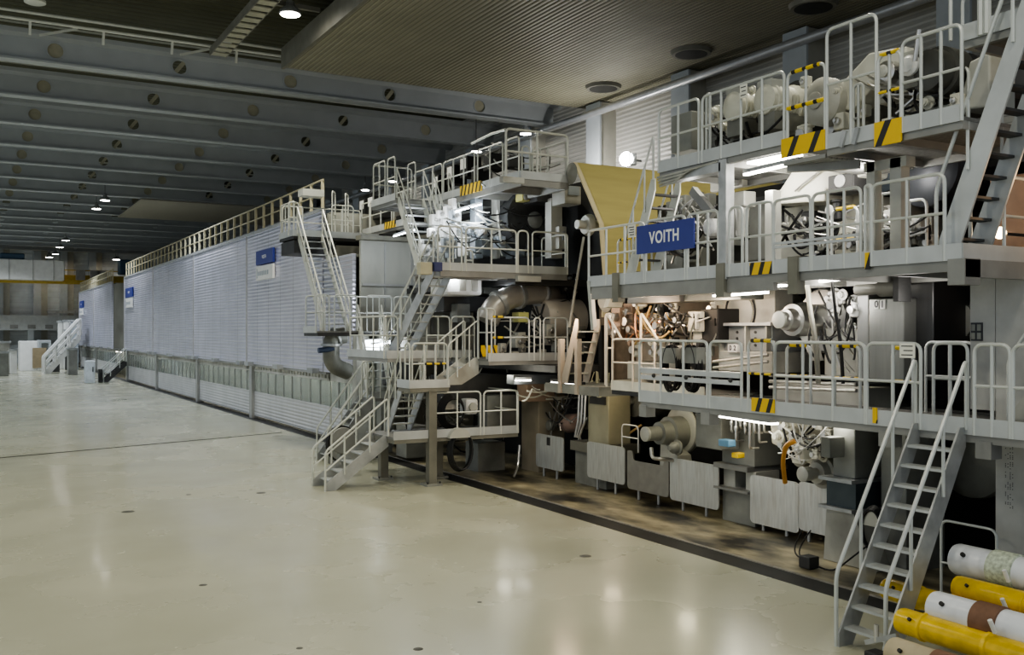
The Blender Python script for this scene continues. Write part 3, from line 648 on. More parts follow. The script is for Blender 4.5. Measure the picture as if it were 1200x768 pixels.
# ladder to the highest level
stairs('upper right steep ladder stair from the middle walkway to the highest level', (11.72, 8.4, 5.0), (11.72, 6.9, 8.75), .62, 13, toe_m, dark_m, sd=.26, hr=.92, midrail=False, rr=.027, tread_d=.18)
HP = platform('walkway', 'highest platform cut off by the top right corner of the picture', 11.45, 13.6, 3.5, Yx(1128, 11.45), 7.9, 'WN')
guardrail(HP, (11.45, Yx(1114, 11.45)), (11.45, Yx(1150, 11.45)), 7.9, 1.3, 0); guardrail(HP, (12.9, 4.5), (12.9, Yx(1128, 12.9)), 7.9, 1.1, 2)
MB().tube([(11.45, Yx(1150, 11.45), 7.85), (11.45, Yx(1150, 11.45), 10)], .05).build('post', rail_m, HP); MB().tube([(11.45, Yx(1157, 11.45), 7.85), (11.45, Yx(1157, 11.45), 10)], .05).build('post', rail_m, HP)
# ladder at the left end of the top walkway beside the web
stairs('light steep ladder beside the yellow web up to the top walkway', (12.2, 16.1, 5.0), (12.2, 15.2, 7.02), .6, 7, railw_m, dark_m, sd=.2, hr=.9, midrail=False, tread_d=.16)
# --- fluorescent fixtures
def plamp(px0, py0, px1, py1, X, lab, m=None, w=.16, house=None): return tube_lamp(lab, W(px0, py0, X=X), W(px1, py1, X=X), m, w, house=house)
plamp(882, 192, 934, 181, 11.9, 'fluorescent lamp under the top walkway, upper of the pair', w=.34)
plamp(873, 205, 938, 190, 11.55, 'fluorescent lamp on a steel bar under the top walkway, lower of the pair', w=.1, house=gal_m)
plamp(702, 343, 732, 340, 12.4, 'fluorescent lamp below the left end of the middle walkway')
plamp(742, 339, 766, 337, 12.2, 'short fluorescent lamp below the middle walkway, right of the first')
plamp(838, 347, 898, 343, 12.4, 'long fluorescent lamp in a steel tray below the middle walkway', house=gal_m)
plamp(905, 336, 1000, 326, 12.6, 'long fluorescent lamp below the middle walkway above the silver roll end')
plamp(846, 488, 908, 497, 12.9, 'fluorescent lamp in an angled steel tray below the lower walkway', house=gal_m, w=.24)
plamp(648, 448, 683, 452, 13.2, 'small fluorescent lamp below the rear lower platform', house=dark_m)
plamp(620, 446, 604, 446, 13.0, 'short bright fluorescent lamp by the tan frame wall')
# ================================================================ PRESS SECTION: machine
t = thing('press_section', 'dark press frame behind the walkways with added slabs shading the bays', 'machine frame', (17, 13, 0))
MB().box(16.2, 16.4, 4.5, 20.6, 0, 7.4).build('shade_backing', mat('bay_shade', (.02, .02, .019), .7), t)  # added near-black slab, keeps the gaps between machine parts in shade
MB().box(14.4, 22, 4.4, 4.6, 0, 7.0).build('end_plate', MATS['bay_shade'], t)  # added dark side slab that blocks light at the end of the bays
MB().box(14.2, 22, 4.6, 20.6, 2.5, 2.72).build('cross_member', dark_m, t)
MB().box(14.2, 22, 4.6, 18.6, 4.85, 5.0).build('cross_member', dark_m, t)
MB().box(14.0, 22, 4.6, 14.8, 6.6, 6.75).build('cross_member', dark_m, t)
def mbox(name, lab, cat, px0, px1, yt, yb, X, d, m, bw=.02, group=None):
    y0, y1, zt, zb = pboxdims(px0, px1, yt, yb, X)
    t = thing(name, lab, cat, (X + d / 2, (y0 + y1) / 2, zb), group)
    bev(MB().box(X, X + d, y0, y1, zb, zt).build('body', m, t), bw)
    return t, min(y0, y1), max(y0, y1), zb, zt
def hoses(lab, group, px0, px1, yt, yb, X, dx, n, m, seed, r=(.014, .03), drop=(.05, .35)):
    rr = random.Random(seed)
    for i in range(n):
        a = W(rr.uniform(px0, px1), rr.uniform(yt, yt + (yb - yt) * .6), X=X + rr.uniform(0, dx)); b_ = W(rr.uniform(px0, px1), rr.uniform(yt + (yb - yt) * .3, yb), X=X + rr.uniform(0, dx))
        if (a - b_).length > 1.3: b_ = a + (b_ - a).normalized() * 1.3
        o = MB().tube(sag(a, b_, rr.uniform(*drop), 12, V((rr.uniform(-.15, .05), rr.uniform(-.1, .1), 0))), rr.uniform(*r), 7).build('hose', m); tag(o, lab, 'hose', group)
def valves(lab, group, px0, px1, yt, yb, X, dx, n, m, seed, s=.09):
    rr = random.Random(seed)
    for i in range(n):
        q = W(rr.uniform(px0, px1), rr.uniform(yt, yb), X=X + rr.uniform(0, dx)); k = s * rr.uniform(.7, 1.4)
        t = thing('valve', lab, 'valve', q, group); kind = rr.randrange(3)
        if kind == 0:
            bev(MB().box(q.x, q.x + k * 2, q.y - k, q.y + k, q.z - k * 1.3, q.z + k * 1.3).build('body', m, t)); MB().lathe(q, (-1, 0, 0), [(0, k * .6), (k * .6, k * .6), (k * .7, k * .3), (k, k * .3)], 12).build('plug', steel_m, t)
        elif kind == 1:
            MB().lathe(q - V((0, 0, k * 1.5)), (0, 0, 1), [(0, k * .5), (k * .3, k), (k * 1.2, k), (k * 1.3, k * .6), (k * 2.6, k * .6), (k * 2.7, k * .9), (k * 3, k * .9)], 14).build('body', m, t); MB().lathe(q, (-1, 0, 0), [(0, k * .5), (k * 1.4, k * .5), (k * 1.4, k * .75), (k * 1.6, k * .75)], 12).build('port', steel_m, t)
        else:
            MB().lathe(q, (-1, 0, 0), [(0, k * 1.2), (k * .3, k * 1.2), (k * .35, k * .7), (k * 1.2, k * .7), (k * 1.25, k * .5), (k * 1.5, k * .5)], 16).build('body', m, t); MB().tube([q + V((-k, 0, 0)), q + V((-k * 1.2, k * 1.5, k * .8))], k * .18, 6).build('lever', steel_m, t)
# lower pillars
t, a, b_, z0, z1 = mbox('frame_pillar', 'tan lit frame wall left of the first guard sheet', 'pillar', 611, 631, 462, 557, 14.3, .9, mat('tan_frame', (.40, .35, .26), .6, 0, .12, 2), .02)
t, a, b_, z0, z1 = mbox('frame_pillar', 'olive frame pillar between the first and second guard sheets', 'pillar', 689, 713, 458, 520, 14.3, .7, mat('olive_pillar', (.42, .40, .29), .55, 0, .1, 2))
MB().box(14.1, 15.2, a - .15, b_ + .55, z0 - .25, z0).build('ledge', olive_m, t); MB().box(14.2, 15.1, a - .05, b_ + .45, 0, z0 - .25).build('pedestal', mgrey_m, t)
MB().box(14.25, 14.3, a + .1, b_ - .15, z1 - .35, z1 - .15).build('recess', dark_m, t)
for k in range(3): MB().tube(fillet([(14.2, b_ - .05 + .15 * k, z1), (14.15, b_ - .05 + .15 * k, z0 + .5), (14.1, b_ + .12 + .1 * k, z0 + .1)], .1), .03, 6).build('pipe', steel_m, t)
t, a, b_, z0, z1 = mbox('frame_pillar', 'grey frame pillar with cabinet and ledge left of the fifth guard sheet', 'pillar', 846, 884, 480, 545, 14.1, .9, mgrey_m)
MB().box(13.95, 15.1, a + .05, b_ + .1, z0 - .1, z0).build('ledge', beam_m, t); MB().box(13.95, 15.0, a + .05, b_ + .1, z0 - .55, z0 - .5).build('ledge', beam_m, t)
MB().box(14.12, 15.0, a, b_, 0, z0 - .55).build('pedestal', mgrey_m, t); MB().box(14.15, 14.8, a, a + .3, z0 - .5, z0 - .1).build('block', mlight_m, t); MB().box(14.15, 14.8, b_ - .35, b_, z0 - .5, z0 - .1).build('block', mlight_m, t)
t, a, b_, z0, z1 = mbox('electrical_cabinet', 'flat grey cabinet above the third guard sheet under the lower walkway', 'cabinet', 815, 845, 478, 526, 13.5, .5, mgrey_m)
MB().box(13.48, 13.5, b_ - .35, b_ - .12, z1 - .14, z1 - .1).build('slot', dark_m, t); MB().box(13.48, 13.5, b_ - .27, b_ - .2, z1 - .22, z1 - .17).build('tag_plate', white_m, t)
pb = MB().box(13.1, 13.3, Yx(846, 13.2), Yx(858, 13.2), W(850, 523, X=13.2).z, W(850, 515, X=13.2).z).build('junction_box', valveb_m); tag(bev(pb), 'small light blue junction box at the corner of the flat grey cabinet', 'box')
pb = MB().box(13.3, 13.5, Yx(857, 13.3), Yx(864, 13.3), W(860, 537, X=13.3).z, W(860, 531, X=13.3).z).build('switch_box', yellow_m); tag(bev(pb), 'small yellow switch on the grey pillar below the steel pipes', 'switch')
def piperack(lab, px0, px1, yt, yb, X, n, m=steel_m, seed=1):
    rr = random.Random(seed); y0, y1, zt, zb = pboxdims(px0, px1, yt, yb, X)
    t = thing('pipe_manifold', lab, 'pipes', (X, (y0 + y1) / 2, zb))
    MB().box(X, X + .08, y0, y1, zt - .09, zt - .02).build('header', m, t)
    for i in range(n):
        y = y0 + (y1 - y0) * (i + .5) / n; L = (zt - zb) * rr.uniform(.35, 1)
        MB().tube(fillet([(X + .05, y, zt - .05), (X - .08, y, zt - .08), (X - .08, y, zt - L), (X + .15, y + rr.uniform(-.08, .08), zt - L)], .06), .022, 6).build('pipe', m, t)
        if rr.random() < .5: MB().lathe((X - .08, y, zt - L * .6), (0, 0, 1), [(0, .03), (.02, .04), (.08, .04), (.1, .03)], 10).build('fitting', m, t)
    return t
piperack('bent stainless pipes over the grey pillar below the angled lamp', 858, 902, 488, 530, 13.5, 8, seed=3)
# pillar P3 with 2.0 plate
t, a, b_, z0, z1 = mbox('frame_pillar', 'pale grey frame pillar right of the last guard sheet', 'pillar', 976, 1002, 488, 560, 13.3, 1.3, mgrey_m)
zb = z0
MB().box(13.1, 14.6, a - .1, b_ + .15, zb - .06, zb).build('bracket', gal_m, t); MB().box(13.2, 14.5, a - .1, b_ + .05, zb - .5, zb - .06).build('block', mat('slate_blue', (.07, .09, .10), .4, .2), t)
MB().box(13.1, 14.6, a - .1, b_ + .15, zb - .56, zb - .5).build('bracket', gal_m, t)
MB().poly([(13.2, b_ + .12, 0), (13.2, a - .5, 0), (13.2, a - .05, zb - .56), (13.2, b_ + .05, zb - .56)], (1.2, 0, 0)).build('pedestal', mlight_m, t)
bx = MB().box(12.95, 13.3, Yx(969, 13.1), Yx(980, 13.1), W(975, 536, X=13.1).z, W(975, 512, X=13.1).z).build('junction_box', mgrey_m); tag(bev(bx), 'grey junction box on the left edge of the pale frame pillar', 'box')
t, a, b_, z0, z1 = mbox('frame_pillar', 'grey frame slab behind the ladder stair with a small number plate', 'pillar', 1032, 1062, 500, 690, 13.6, 1.0, mgrey_m)
q = W(1048, 520, X=13.58); MB().box(13.575, 13.6, q.y - .1, q.y + .1, q.z - .055, q.z + .055).build('plate', white_m, t); text_mesh('lettering', '2.0', .11, ink_m, t, (13.572, q.y, q.z), (0, -1, 0), (0, 0, 1), .002)
# guard sheets
def rrect(pts_yz, X, rad):
    P = [V((X, y, z)) for y, z in pts_yz]; n = len(P); out = []
    for i in range(n):
        seg = fillet([(P[i - 1] + P[i]) / 2, P[i], (P[i] + P[(i + 1) % n]) / 2], rad, 4); out += seg[1:-1]
    return out
glabs = ['guard sheet with a small dark plate, leftmost below the rear lower platform', 'pale guard sheet left of the notched one', 'darker notched guard sheet below the big bearing', 'pale guard sheet right of the notched one, biggest of the row', 'pale guard sheet right of the grey cabinet pillar', 'pale guard sheet touching the pale frame pillar, last of the row']
for i, (x0, x1, yt, yb) in enumerate(((628, 660, 510.5, 550), (688, 732, 521, 564), (735, 783.5, 538, 578), (785, 842, 541, 592), (879, 936, 561, 619), (935.5, 979, 568, 626))):
    X = 14.0; y1, y0, zt, zb = pboxdims(x0, x1, yt, yb, X); y0, y1 = sorted((y0, y1))
    t = thing('guard_sheet', glabs[i], 'guard', (X, (y0 + y1) / 2, 0), 'splash guards along the machine base')
    if i == 2: pts = [(y1, zb), (y0, zb), (y0, zt + .12), (y0 + .14, zt + .12), (y0 + .2, zt - .1), (y1 - .25, zt - .1), (y1 - .2, zt + .12), (y1, zt + .12)]
    else: pts = [(y1, zb), (y0, zb), (y0, zt), (y1, zt)]
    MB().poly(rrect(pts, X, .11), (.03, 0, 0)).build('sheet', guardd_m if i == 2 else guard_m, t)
    for yy in (y0 + (y1 - y0) * .27, y0 + (y1 - y0) * .75): MB().cyl((X + .05, yy, 0), (X + .05, yy, zb + .3), .035, 10).build('leg', gal_m, t)
    if i == 0: MB().box(X - .01, X, (y0 + y1) / 2 - .05, (y0 + y1) / 2 + .12, zt - .28, zt - .06).build('plate', dark_m, t)
# bearings / roll ends (axis into the machine)
def rollend(lab, px, py, X, prof, m, cap=None, name='roll', rollr=.5, rolllen=None, rollm=None, cat='roll', n=32):
    q = W(px, py, X=X); t = thing(name, lab, cat, q)
    MB().lathe(q, (1, 0, 0), prof, n).build('bearing_housing', m, t)
    if cap: MB().lathe(q - V((.06, 0, 0)), (1, 0, 0), cap, n).build('end_cap', mlight_m, t)
    if rollr and rolllen is None: rolllen = max(.5, 16.15 - q.x - prof[-1][0])
    if rollr: MB().lathe(q + V((prof[-1][0], 0, 0)), (1, 0, 0), [(0, rollr * .5), (.25, rollr * .5), (.25, rollr), (rolllen, rollr)], 36).build('shell', rollm or mgrey_m, t)
    return t
t = rollend('big bearing housing with a broad pale disc above the notched guard sheet', 757, 509, 13.5, [(0, .16), (.35, .17), (.36, .26), (.62, .28), (.63, .37), (1.05, .37), (1.06, .52), (1.12, .52)], mgrey_m, [(0, .1), (.02, .17), (.08, .17)], rollr=.42)
q = W(757, 509, X=13.5)
MB().lathe(q + V((1.0, 0, .06)), (1, 0, 0), [(0, .54), (.04, .56), (.08, .54)], 36).build('disc', mlight_m, t)
MB().poly([q + V((.62, .25, -.2)), q + V((.62, -.35, -.5)), q + V((.62, -.5, -1.1)), q + V((.62, .3, -1.1))], (.4, 0, 0)).build('bracket', mlight_m, t)
MB().lathe(q + V((.25, -.52, -.28)), (1, 0, 0), [(0, .06), (.05, .09), (.1, .13), (.2, .13), (.22, .17), (.26, .17)], 18).build('side_fitting', mgrey_m, t)
MB().tube(fillet([q + V((.15, -.0, -.32)), q + V((.1, -.1, -.55)), q + V((.25, -.3, -.55)), q + V((.55, -.35, -.6))], .1), .045, 8).build('lever', steel_m, t)
t = rollend('smaller bearing with round cap above the last guard sheet', 942, 556, 13.4, [(0, .13), (.16, .13), (.17, .1), (.3, .1), (.31, .2), (.45, .24), (.46, .30), (.8, .30)], mlight_m, [(0, .09), (.02, .14), (.07, .14)], rollr=.35, rollm=mgrey_m)
rollend('small round bearing under the tan valve cluster, between the two guard rows', 931, 536, 13.9, [(0, .1), (.1, .12), (.12, .2), (.5, .2)], mlight_m, None, rollr=.28, rollm=mat('rubber_roll_tan', (.34, .26, .13), .5))
rollend('pink brown small bearing above the first guard sheet', 657, 497, 14.6, [(0, .1), (.1, .2), (.25, .27), (.6, .27)], mat('pinkish', (.50, .36, .30), .5), None, rollr=.2)
rollend('small knob bearing left of the pink brown one', 642, 499, 14.5, [(0, .12), (.03, .15), (.14, .15), (.2, .06), (.4, .06)], mgrey_m, None, rollr=.05, rolllen=2)
rollend('large dim roll end in the dark bay right of the ladder stair', 1133, 538, 15.0, [(0, .5), (.05, .62), (.1, .68), (.3, .7)], mgrey_m, None, rollr=.7, rollm=dark_m)
t = rollend('big silver roll end with stepped bearing behind the lower walkway', 914, 375, 13.1, [(0, .15), (.12, .15), (.13, .2), (.3, .22), (.31, .30), (.62, .34), (.63, .3), (1.0, .3)], steel_m, [(0, .1), (.02, .16), (.08, .16)], rollr=.45)
q = W(914, 375, X=13.1)
MB().lathe(q + V((.95, -.12, 0)), (1, 0, 0), [(0, .58), (.05, .62), (.1, .62), (.12, .55)], 44).build('disc', mat('dull_steel', (.36, .36, .35), .35, .8, .1, 3), t)
MB().poly([q + V((.4, -.1, -.3)), q + V((.4, -.3, -.3)), q + V((.4, -.5, -.75)), q + V((.4, -.4, -.75))], (.2, 0, 0)).build('arm', mlight_m, t)
# white frame under the silver roll and cabinet 0 1
mbox('machine_block', 'pale machined frame block behind the rail right of the silver roll end', 'frame', 966, 1006, 385, 446, 13.9, .8, mlight_m)
t, a, b_, z0, z1 = mbox('frame_column', 'dark double column left of the numbered cabinet', 'column', 1004, 1018, 346, 450, 13.2, .8, mat('column_mix', (.20, .205, .20), .45, .3))
t, a, b_, z0, z1 = mbox('electrical_cabinet', 'grey steel cabinet with two number plates under the middle walkway', 'cabinet', 1018, 1059, 350, 446, 13.1, 1.2, mat('cabinet_steel', (.26, .265, .25), .4, .4, .1, 3, stretch=(1, 4, .4)))
for px, s_ in ((1027, '0'), (1034, '1')):
    q = W(px, 357, X=13.08); MB().box(13.08, 13.1, q.y - .045, q.y + .045, q.z - .075, q.z + .075).build('number_plate', white_m, t)
    text_mesh('lettering', s_, .16, ink_m, t, (13.076, q.y, q.z), (0, -1, 0), (0, 0, 1), .002)
q0, q1 = W(1003, 340, X=12.9), W(1054, 339, X=12.9)
t = thing('cylinder_actuator', 'horizontal stainless cylinder just under the middle walkway', 'cylinder', q0)
MB().lathe(q0, (0, -1, 0), [(0, .06), (.02, .09), (.5, .09), (.5, .13), ((q0 - q1).length, .13), ((q0 - q1).length, .1), ((q0 - q1).length + .08, .1)], 20).build('barrel', mgrey_m, t)
MB().box(12.75, 13.05, q1.y - .1, q1.y, q1.z - .2, q1.z + .2).build('flange', dark_m, t)
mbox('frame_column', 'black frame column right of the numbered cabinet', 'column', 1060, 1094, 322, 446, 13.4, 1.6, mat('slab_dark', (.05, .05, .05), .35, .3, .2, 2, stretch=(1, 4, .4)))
mbox('frame_column', 'narrow grey post in the dark bay behind the stair head', 'column', 1095, 1098, 322, 440, 13.5, .3, gal_m, .005)
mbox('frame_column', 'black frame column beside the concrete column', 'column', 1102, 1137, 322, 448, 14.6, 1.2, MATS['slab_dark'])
t = rollend('dark flanged shaft end in the shadow beside the concrete column', 1112, 376, 14.0, [(0, .1), (.2, .1), (.2, .3), (.3, .3), (.32, .36), (.4, .36)], mgrey_m, None, rollr=.3, rollm=dark_m)
# support with round cover
t, a, b_, z0, z1 = mbox('machine_stand', 'grey ribbed stand with ledge behind the short rail section', 'stand', 844, 905, 382, 412, 13.6, .9, mat('stand_grey', (.30, .31, .31), .45, .2, .1))
MB().box(13.45, 14.6, a - .1, b_ + .1, z1, z1 + .06).build('ledge', gal_m, t)
for yy in (a + .05, a + (b_ - a) * .42, b_ - .1): MB().box(13.48, 13.6, yy - .02, yy + .02, z0, z1).build('rib', mlight_m, t)
for yy in (a + .3, a + (b_ - a) * .55): 
    for zz in (.15, .3, .45): MB().lathe((13.6, yy + .15, z0 + zz * (z1 - z0) / .6), (-1, 0, 0), [(0, .03), (.02, .03)], 8).build('bolt', dark_m, t)
t2, a2, b2_, z2, z3 = mbox('base_block', 'light base block with number plate below the ribbed stand', 'base', 842, 905, 412, 436, 13.5, 1, mlight_m)
q = W(859, 407, X=13.45); MB().box(13.44, 13.5, q.y - .14, q.y + .14, z3 - .02, z3 + .14).build('number_plate', white_m, t2); text_mesh('lettering', '0 2', .14, ink_m, t2, (13.436, q.y, z3 + .06), (0, -1, 0), (0, 0, 1), .002)
q = W(868, 366, X=13.9)
t = thing('roll_cover', 'cream half round roll cover below the long lamp', 'cover', q)
MB().lathe(q, (1, 0, 0), [(0, .30), (.02, .42), (.06, .44), (1.4, .44)], 36).build('shell', cream_m, t)
MB().lathe(q - V((.02, 0, 0)), (1, 0, 0), [(0, .36), (.03, .36)], 36).build('face', mlight_m, t); MB().tube([q + V((-.02, .43 * math.cos(2 * PI * j / 40), .43 * math.sin(2 * PI * j / 40))) for j in range(40)], .022, 6, True).build('rim', dark_m, t)
mbox('machine_plate', 'cream panel above the half round roll cover', 'panel', 842, 872, 350, 380, 14.4, .4, cream_m)
mbox('machine_plate', 'light panel between the roll cover and the silver roll end', 'panel', 884, 908, 336, 380, 13.9, .5, mlight_m)
t, a, b_, z0, z1 = mbox('valve_block', 'tall beige valve block lit warm beside a black box', 'valve', 806, 821, 365, 389, 13.2, .5, cream_m)
for yy in (a + .08, a + .2): MB().box(13.14, 13.2, yy - .03, yy + .03, z0 + .05, z1 - .05).build('slide', mlight_m, t)
MB().box(13.3, 13.6, a + .03, b_ - .05, z0 - .5, z0).build('leg', cream_m, t)
mbox('motor_box', 'matt black square housing right of the beige valve block', 'housing', 822, 841, 362, 402, 13.3, 1.0, black_m)
mbox('machine_beam', 'long dark beam under the left half of the middle walkway', 'beam', 735, 797, 340, 355, 12.8, .6, mat('beam_dim', (.10, .10, .095), .5, .2))
mbox('machine_beam', 'long grey beam under the middle walkway right of the dark one', 'beam', 797, 868, 338, 352, 12.9, .6, mgrey_m)
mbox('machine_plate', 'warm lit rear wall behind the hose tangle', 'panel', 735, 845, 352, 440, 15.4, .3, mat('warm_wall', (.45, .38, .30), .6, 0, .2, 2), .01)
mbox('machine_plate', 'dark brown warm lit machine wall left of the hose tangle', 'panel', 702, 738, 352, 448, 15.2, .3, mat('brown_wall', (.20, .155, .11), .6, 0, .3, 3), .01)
hoses('brown pipe left of the warm hose tangle', 'brown pipes left of the tangle', 712, 745, 355, 400, 13.6, 1.0, 10, copper_m, 17)
valves('brown valve left of the warm hose tangle', 'brown valves left of the tangle', 714, 748, 358, 405, 13.6, .8, 12, mat('brown_valve', (.28, .20, .15), .5, .2), 18, .13)
mbox('machine_block', 'warm grey frame foot below the hose tangle', 'frame', 735, 810, 425, 447, 13.9, .8, mlight_m)
# level 2
def polybox(name, lab, cat, pts, X, d, m):
    P = [W(x, y, X=X) for x, y in pts]; t = thing(name, lab, cat, P[0]); bev(MB().poly(P, (d, 0, 0)).build('body', m, t), .03); return t, P
t, P = polybox('machine_casting', 'large cream casting brightly lit under the hinged flap', 'casting', [(902, 240), (935, 190), (965, 172), (1002, 172), (1013, 192), (1011, 205), (984, 218), (968, 222), (966, 236)], 12.9, .9, cream_m)
P2 = fillet([W(932, 224, X=12.85), W(940, 217, X=12.85), W(978, 188, X=12.85)], .02); MB().tube(P2, .02, 6).build('pipe', steel_m, t)
t, a, b_, z0, z1 = mbox('lamp_box', 'dark box with a round white light below the cream casting', 'box', 970, 1000, 204, 226, 12.8, .4, dark_m)
q = W(983, 212, X=12.78); MB().lathe(q, (1, 0, 0), [(0, .10), (.03, .12), (.1, .12)], 20).build('lens', white_m, t)
mbox('machine_block', 'cream machine body panel behind the middle walkway rail', 'machine', 905, 950, 243, 306, 13.4, .8, cream_m)
mbox('machine_block', 'cream machine body with bolt rows right of the dark slot', 'machine', 955, 1010, 232, 306, 13.6, .8, cream_m)
t, a, b_, z0, z1 = mbox('machine_block', 'pale machine block behind the corner rail of the middle walkway', 'machine', 1022, 1060, 240, 292, 13.6, .7, mlight_m)
mbox('machine_block', 'darker pale block right of the corner rail', 'machine', 1062, 1092, 255, 292, 13.7, .7, mgrey_m)
rollend('big dark drum under the right part of the top walkway', 1083, 200, 13.4, [(0, .5), (.04, .58), (.5, .58)], mat('drum', (.06, .065, .075), .4, .3), None, rollr=.58, rollm=dark_m, cat='drum')
rollend('dark wheel with a bright bolted rim under the top walkway', 1033, 197, 13.5, [(0, .2), (.05, .28), (.06, .40), (.2, .40)], mat('wheel', (.10, .12, .14), .3, .6), None, rollr=.3, rollm=dark_m, cat='wheel')
t, a, b_, z0, z1 = mbox('filter_unit', 'white square housing on a white cylinder left of the lamps', 'filter', 853, 872, 225, 243, 12.6, .3, mlight_m)
MB().lathe((12.76, (a + b_) / 2, z0 - .55), (0, 0, 1), [(0, .1), (.5, .13), (.55, .15)], 20).build('cylinder', mlight_m, t)
MB().box(12.7, 12.95, (a + b_) / 2 - .18, (a + b_) / 2 - .05, z0 + .08, z0 + .2).build('window', dark_m, t)
mbox('machine_plate', 'grey frame panel with a square opening behind the post', 'panel', 832, 870, 205, 222, 13.1, .15, mlight_m)
o = MB().bar(W(812, 223, X=12.2), W(836, 252, X=12.2), .12, .16).build('brace', beam_m); tag(o, 'sloping dark brace under the left end of the top walkway', 'brace')
t = thing('drive_cover', 'white rounded cover behind the rail just right of the large blue sign', 'cover', W(829, 265, X=12.3)); q = W(829, 266, X=12.3)
MB().lathe(q, (1, 0, 0), [(0, .12), (.04, .17), (.4, .17)], 20).build('body', white_m, t)
mbox('machine_block', 'grey open frame under the left end of the top walkway', 'frame', 780, 800, 235, 320, 13.8, .8, mgrey_m)
mbox('machine_block', 'dark frame block right of the square post', 'frame', 856, 900, 240, 306, 14.0, .8, mgrey_m)
# level 3: drives on the top walkway
def motor(lab, px, py, X, r=.28, L=.8, m=None, ring=True):
    q = W(px, py, X=X); t = thing('drive_motor', lab, 'motor', q)
    MB().lathe(q, (1, 0, 0), [(0, r * .6), (.04, r * .8), (.05, r * .92), (.14, r * .92), (.15, r)] + [(.15 + (L * .6) * k / 12, r * (1 if k % 2 else .93)) for k in range(1, 13)] + [(L * .85, r * 1.15), (L, r * 1.15)], 28).build('body', m or cream_m, t)
    MB().lathe(q + V((L, 0, 0)), (1, 0, 0), [(0, r * 1.5), (.12, r * 1.5)], 28).build('flange', dark_m, t)
    MB().box(q.x + .1, q.x + L, q.y - r * .7, q.y + r * .7, q.z - r * 1.9, q.z - r * .8).build('foot', mgrey_m, t)
    MB().box(q.x + .05, q.x + .35, q.y - r * .6, q.y + r * .6, q.z + r * .6, q.z + r * 1.2).build('terminal_box', mlight_m, t)
    return t
motor('pale grey drive motor on the top walkway, left of the two behind the rail', 856, 124, 12.0)
motor('pale grey drive motor on the top walkway, right of the two behind the rail', 893, 116, 12.0)
motor('small motor low behind the top walkway rail', 856, 152, 12.2, .17, .5)
t, a, b_, z0, z1 = mbox('electrical_cabinet', 'grey flat cabinet at the left end of the top walkway', 'cabinet', 786, 810, 133, 178, 11.9, .4, mgrey_m)
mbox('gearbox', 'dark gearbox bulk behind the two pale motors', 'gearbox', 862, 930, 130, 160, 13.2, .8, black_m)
rollend('round pale roll end with ring groove behind the striped flap rail', 956, 118, 12.2, [(0, .18), (.03, .3), (.1, .38), (.12, .40), (.3, .40), (.31, .36), (.5, .36)], mlight_m, [(0, .1), (.02, .14), (.06, .14)], rollr=.3)
t, P = polybox('lever', 'big sloping pale lever arm rising behind the tall rail frame', 'arm', [(976, 108), (1018, 62), (1062, 54), (1062, 70), (1040, 84), (1000, 128), (978, 130)], 12.5, .4, cream_m)
rollend('small round pale bearing at the top of the lever arm', 1036, 84, 12.3, [(0, .1), (.03, .17), (.2, .17)], steel_m, [(0, .07), (.02, .1)], rollr=0)
motor('white round capped motor behind the right top rail', 1062, 76, 12.1, .17, .55, white_m)
rollend('large dark cylinder drive behind the right top rail', 1084, 82, 12.2, [(0, .2), (.03, .3), (.25, .32), (.26, .38), (.6, .38)], mat('drive_dark', (.10, .10, .09), .4, .4), None, rollr=.36, rollm=dark_m, cat='drive')
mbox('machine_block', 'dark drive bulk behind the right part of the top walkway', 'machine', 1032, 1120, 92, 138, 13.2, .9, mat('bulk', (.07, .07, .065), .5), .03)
o = MB().tube([W(1072, 72, X=12), W(1077, 35, X=12)], .035).build('lever', steel_m); tag(o, 'upright steel lever standing above the right top rail', 'lever')
t, P = polybox('machine_block', 'grey sloping cover at the foot of the highest platform', 'machine', [(1122, 130), (1136, 72), (1160, 60), (1160, 125)], 12.6, .6, mlight_m)
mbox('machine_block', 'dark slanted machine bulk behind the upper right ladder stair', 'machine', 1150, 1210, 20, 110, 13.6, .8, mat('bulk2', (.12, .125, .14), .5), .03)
# far right concrete column and its surroundings
t = thing('concrete_column', 'broad pale concrete column with stencilled dots at the right edge', 'column', (12.9, 7.9, 0))
yL, yR = Yx(1166, 12.6), Yx(1225, 12.6)
bev(MB().box(12.6, 13.6, yR, yL, 0, 4.8).build('shaft', concrete_m, t), .02)
MB().box(12.6, 13.5, yL, Yx(1137, 12.6), 2.9, 4.85).build('upper_block', concrete_m, t)
q = W(1145, 389, X=12.6)
f = MB().box(12.585, 12.6, q.y - .09, q.y + .09, q.z - .13, q.z + .13).build('plate', ink_m, t)
for dy in (-.045, .045):
    for dz in (-.06, .06): MB().box(12.575, 12.585, q.y + dy - .03, q.y + dy + .03, q.z + dz - .045, q.z + dz + .045).build('symbol', mgrey_m, f)
mb = MB(); rr = random.Random(5)
y0 = Yx(1184, 12.6)
for c in range(8):
    for i in range(5):
        for j in range(4):
            if rr.random() < .55: mb.lathe((12.6, y0 + .07 - j * .035, 1.55 + c * .14 + i * .022), (-1, 0, 0), [(0, .008), (.002, .008)], 6)
mb.build('stencil_dots', ink_m, t)
stairs('pale sloping stair cut by the right edge beside the concrete column', (11.9, 7.5, 2.75), (11.9, 6.0, 5.0), .6, 7, mlight_m, dark_m, sd=.22, hr=.9, midrail=False)
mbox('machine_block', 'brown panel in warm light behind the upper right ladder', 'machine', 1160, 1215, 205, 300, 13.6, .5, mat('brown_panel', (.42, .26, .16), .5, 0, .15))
q = W(1176, 274, X=12.9)
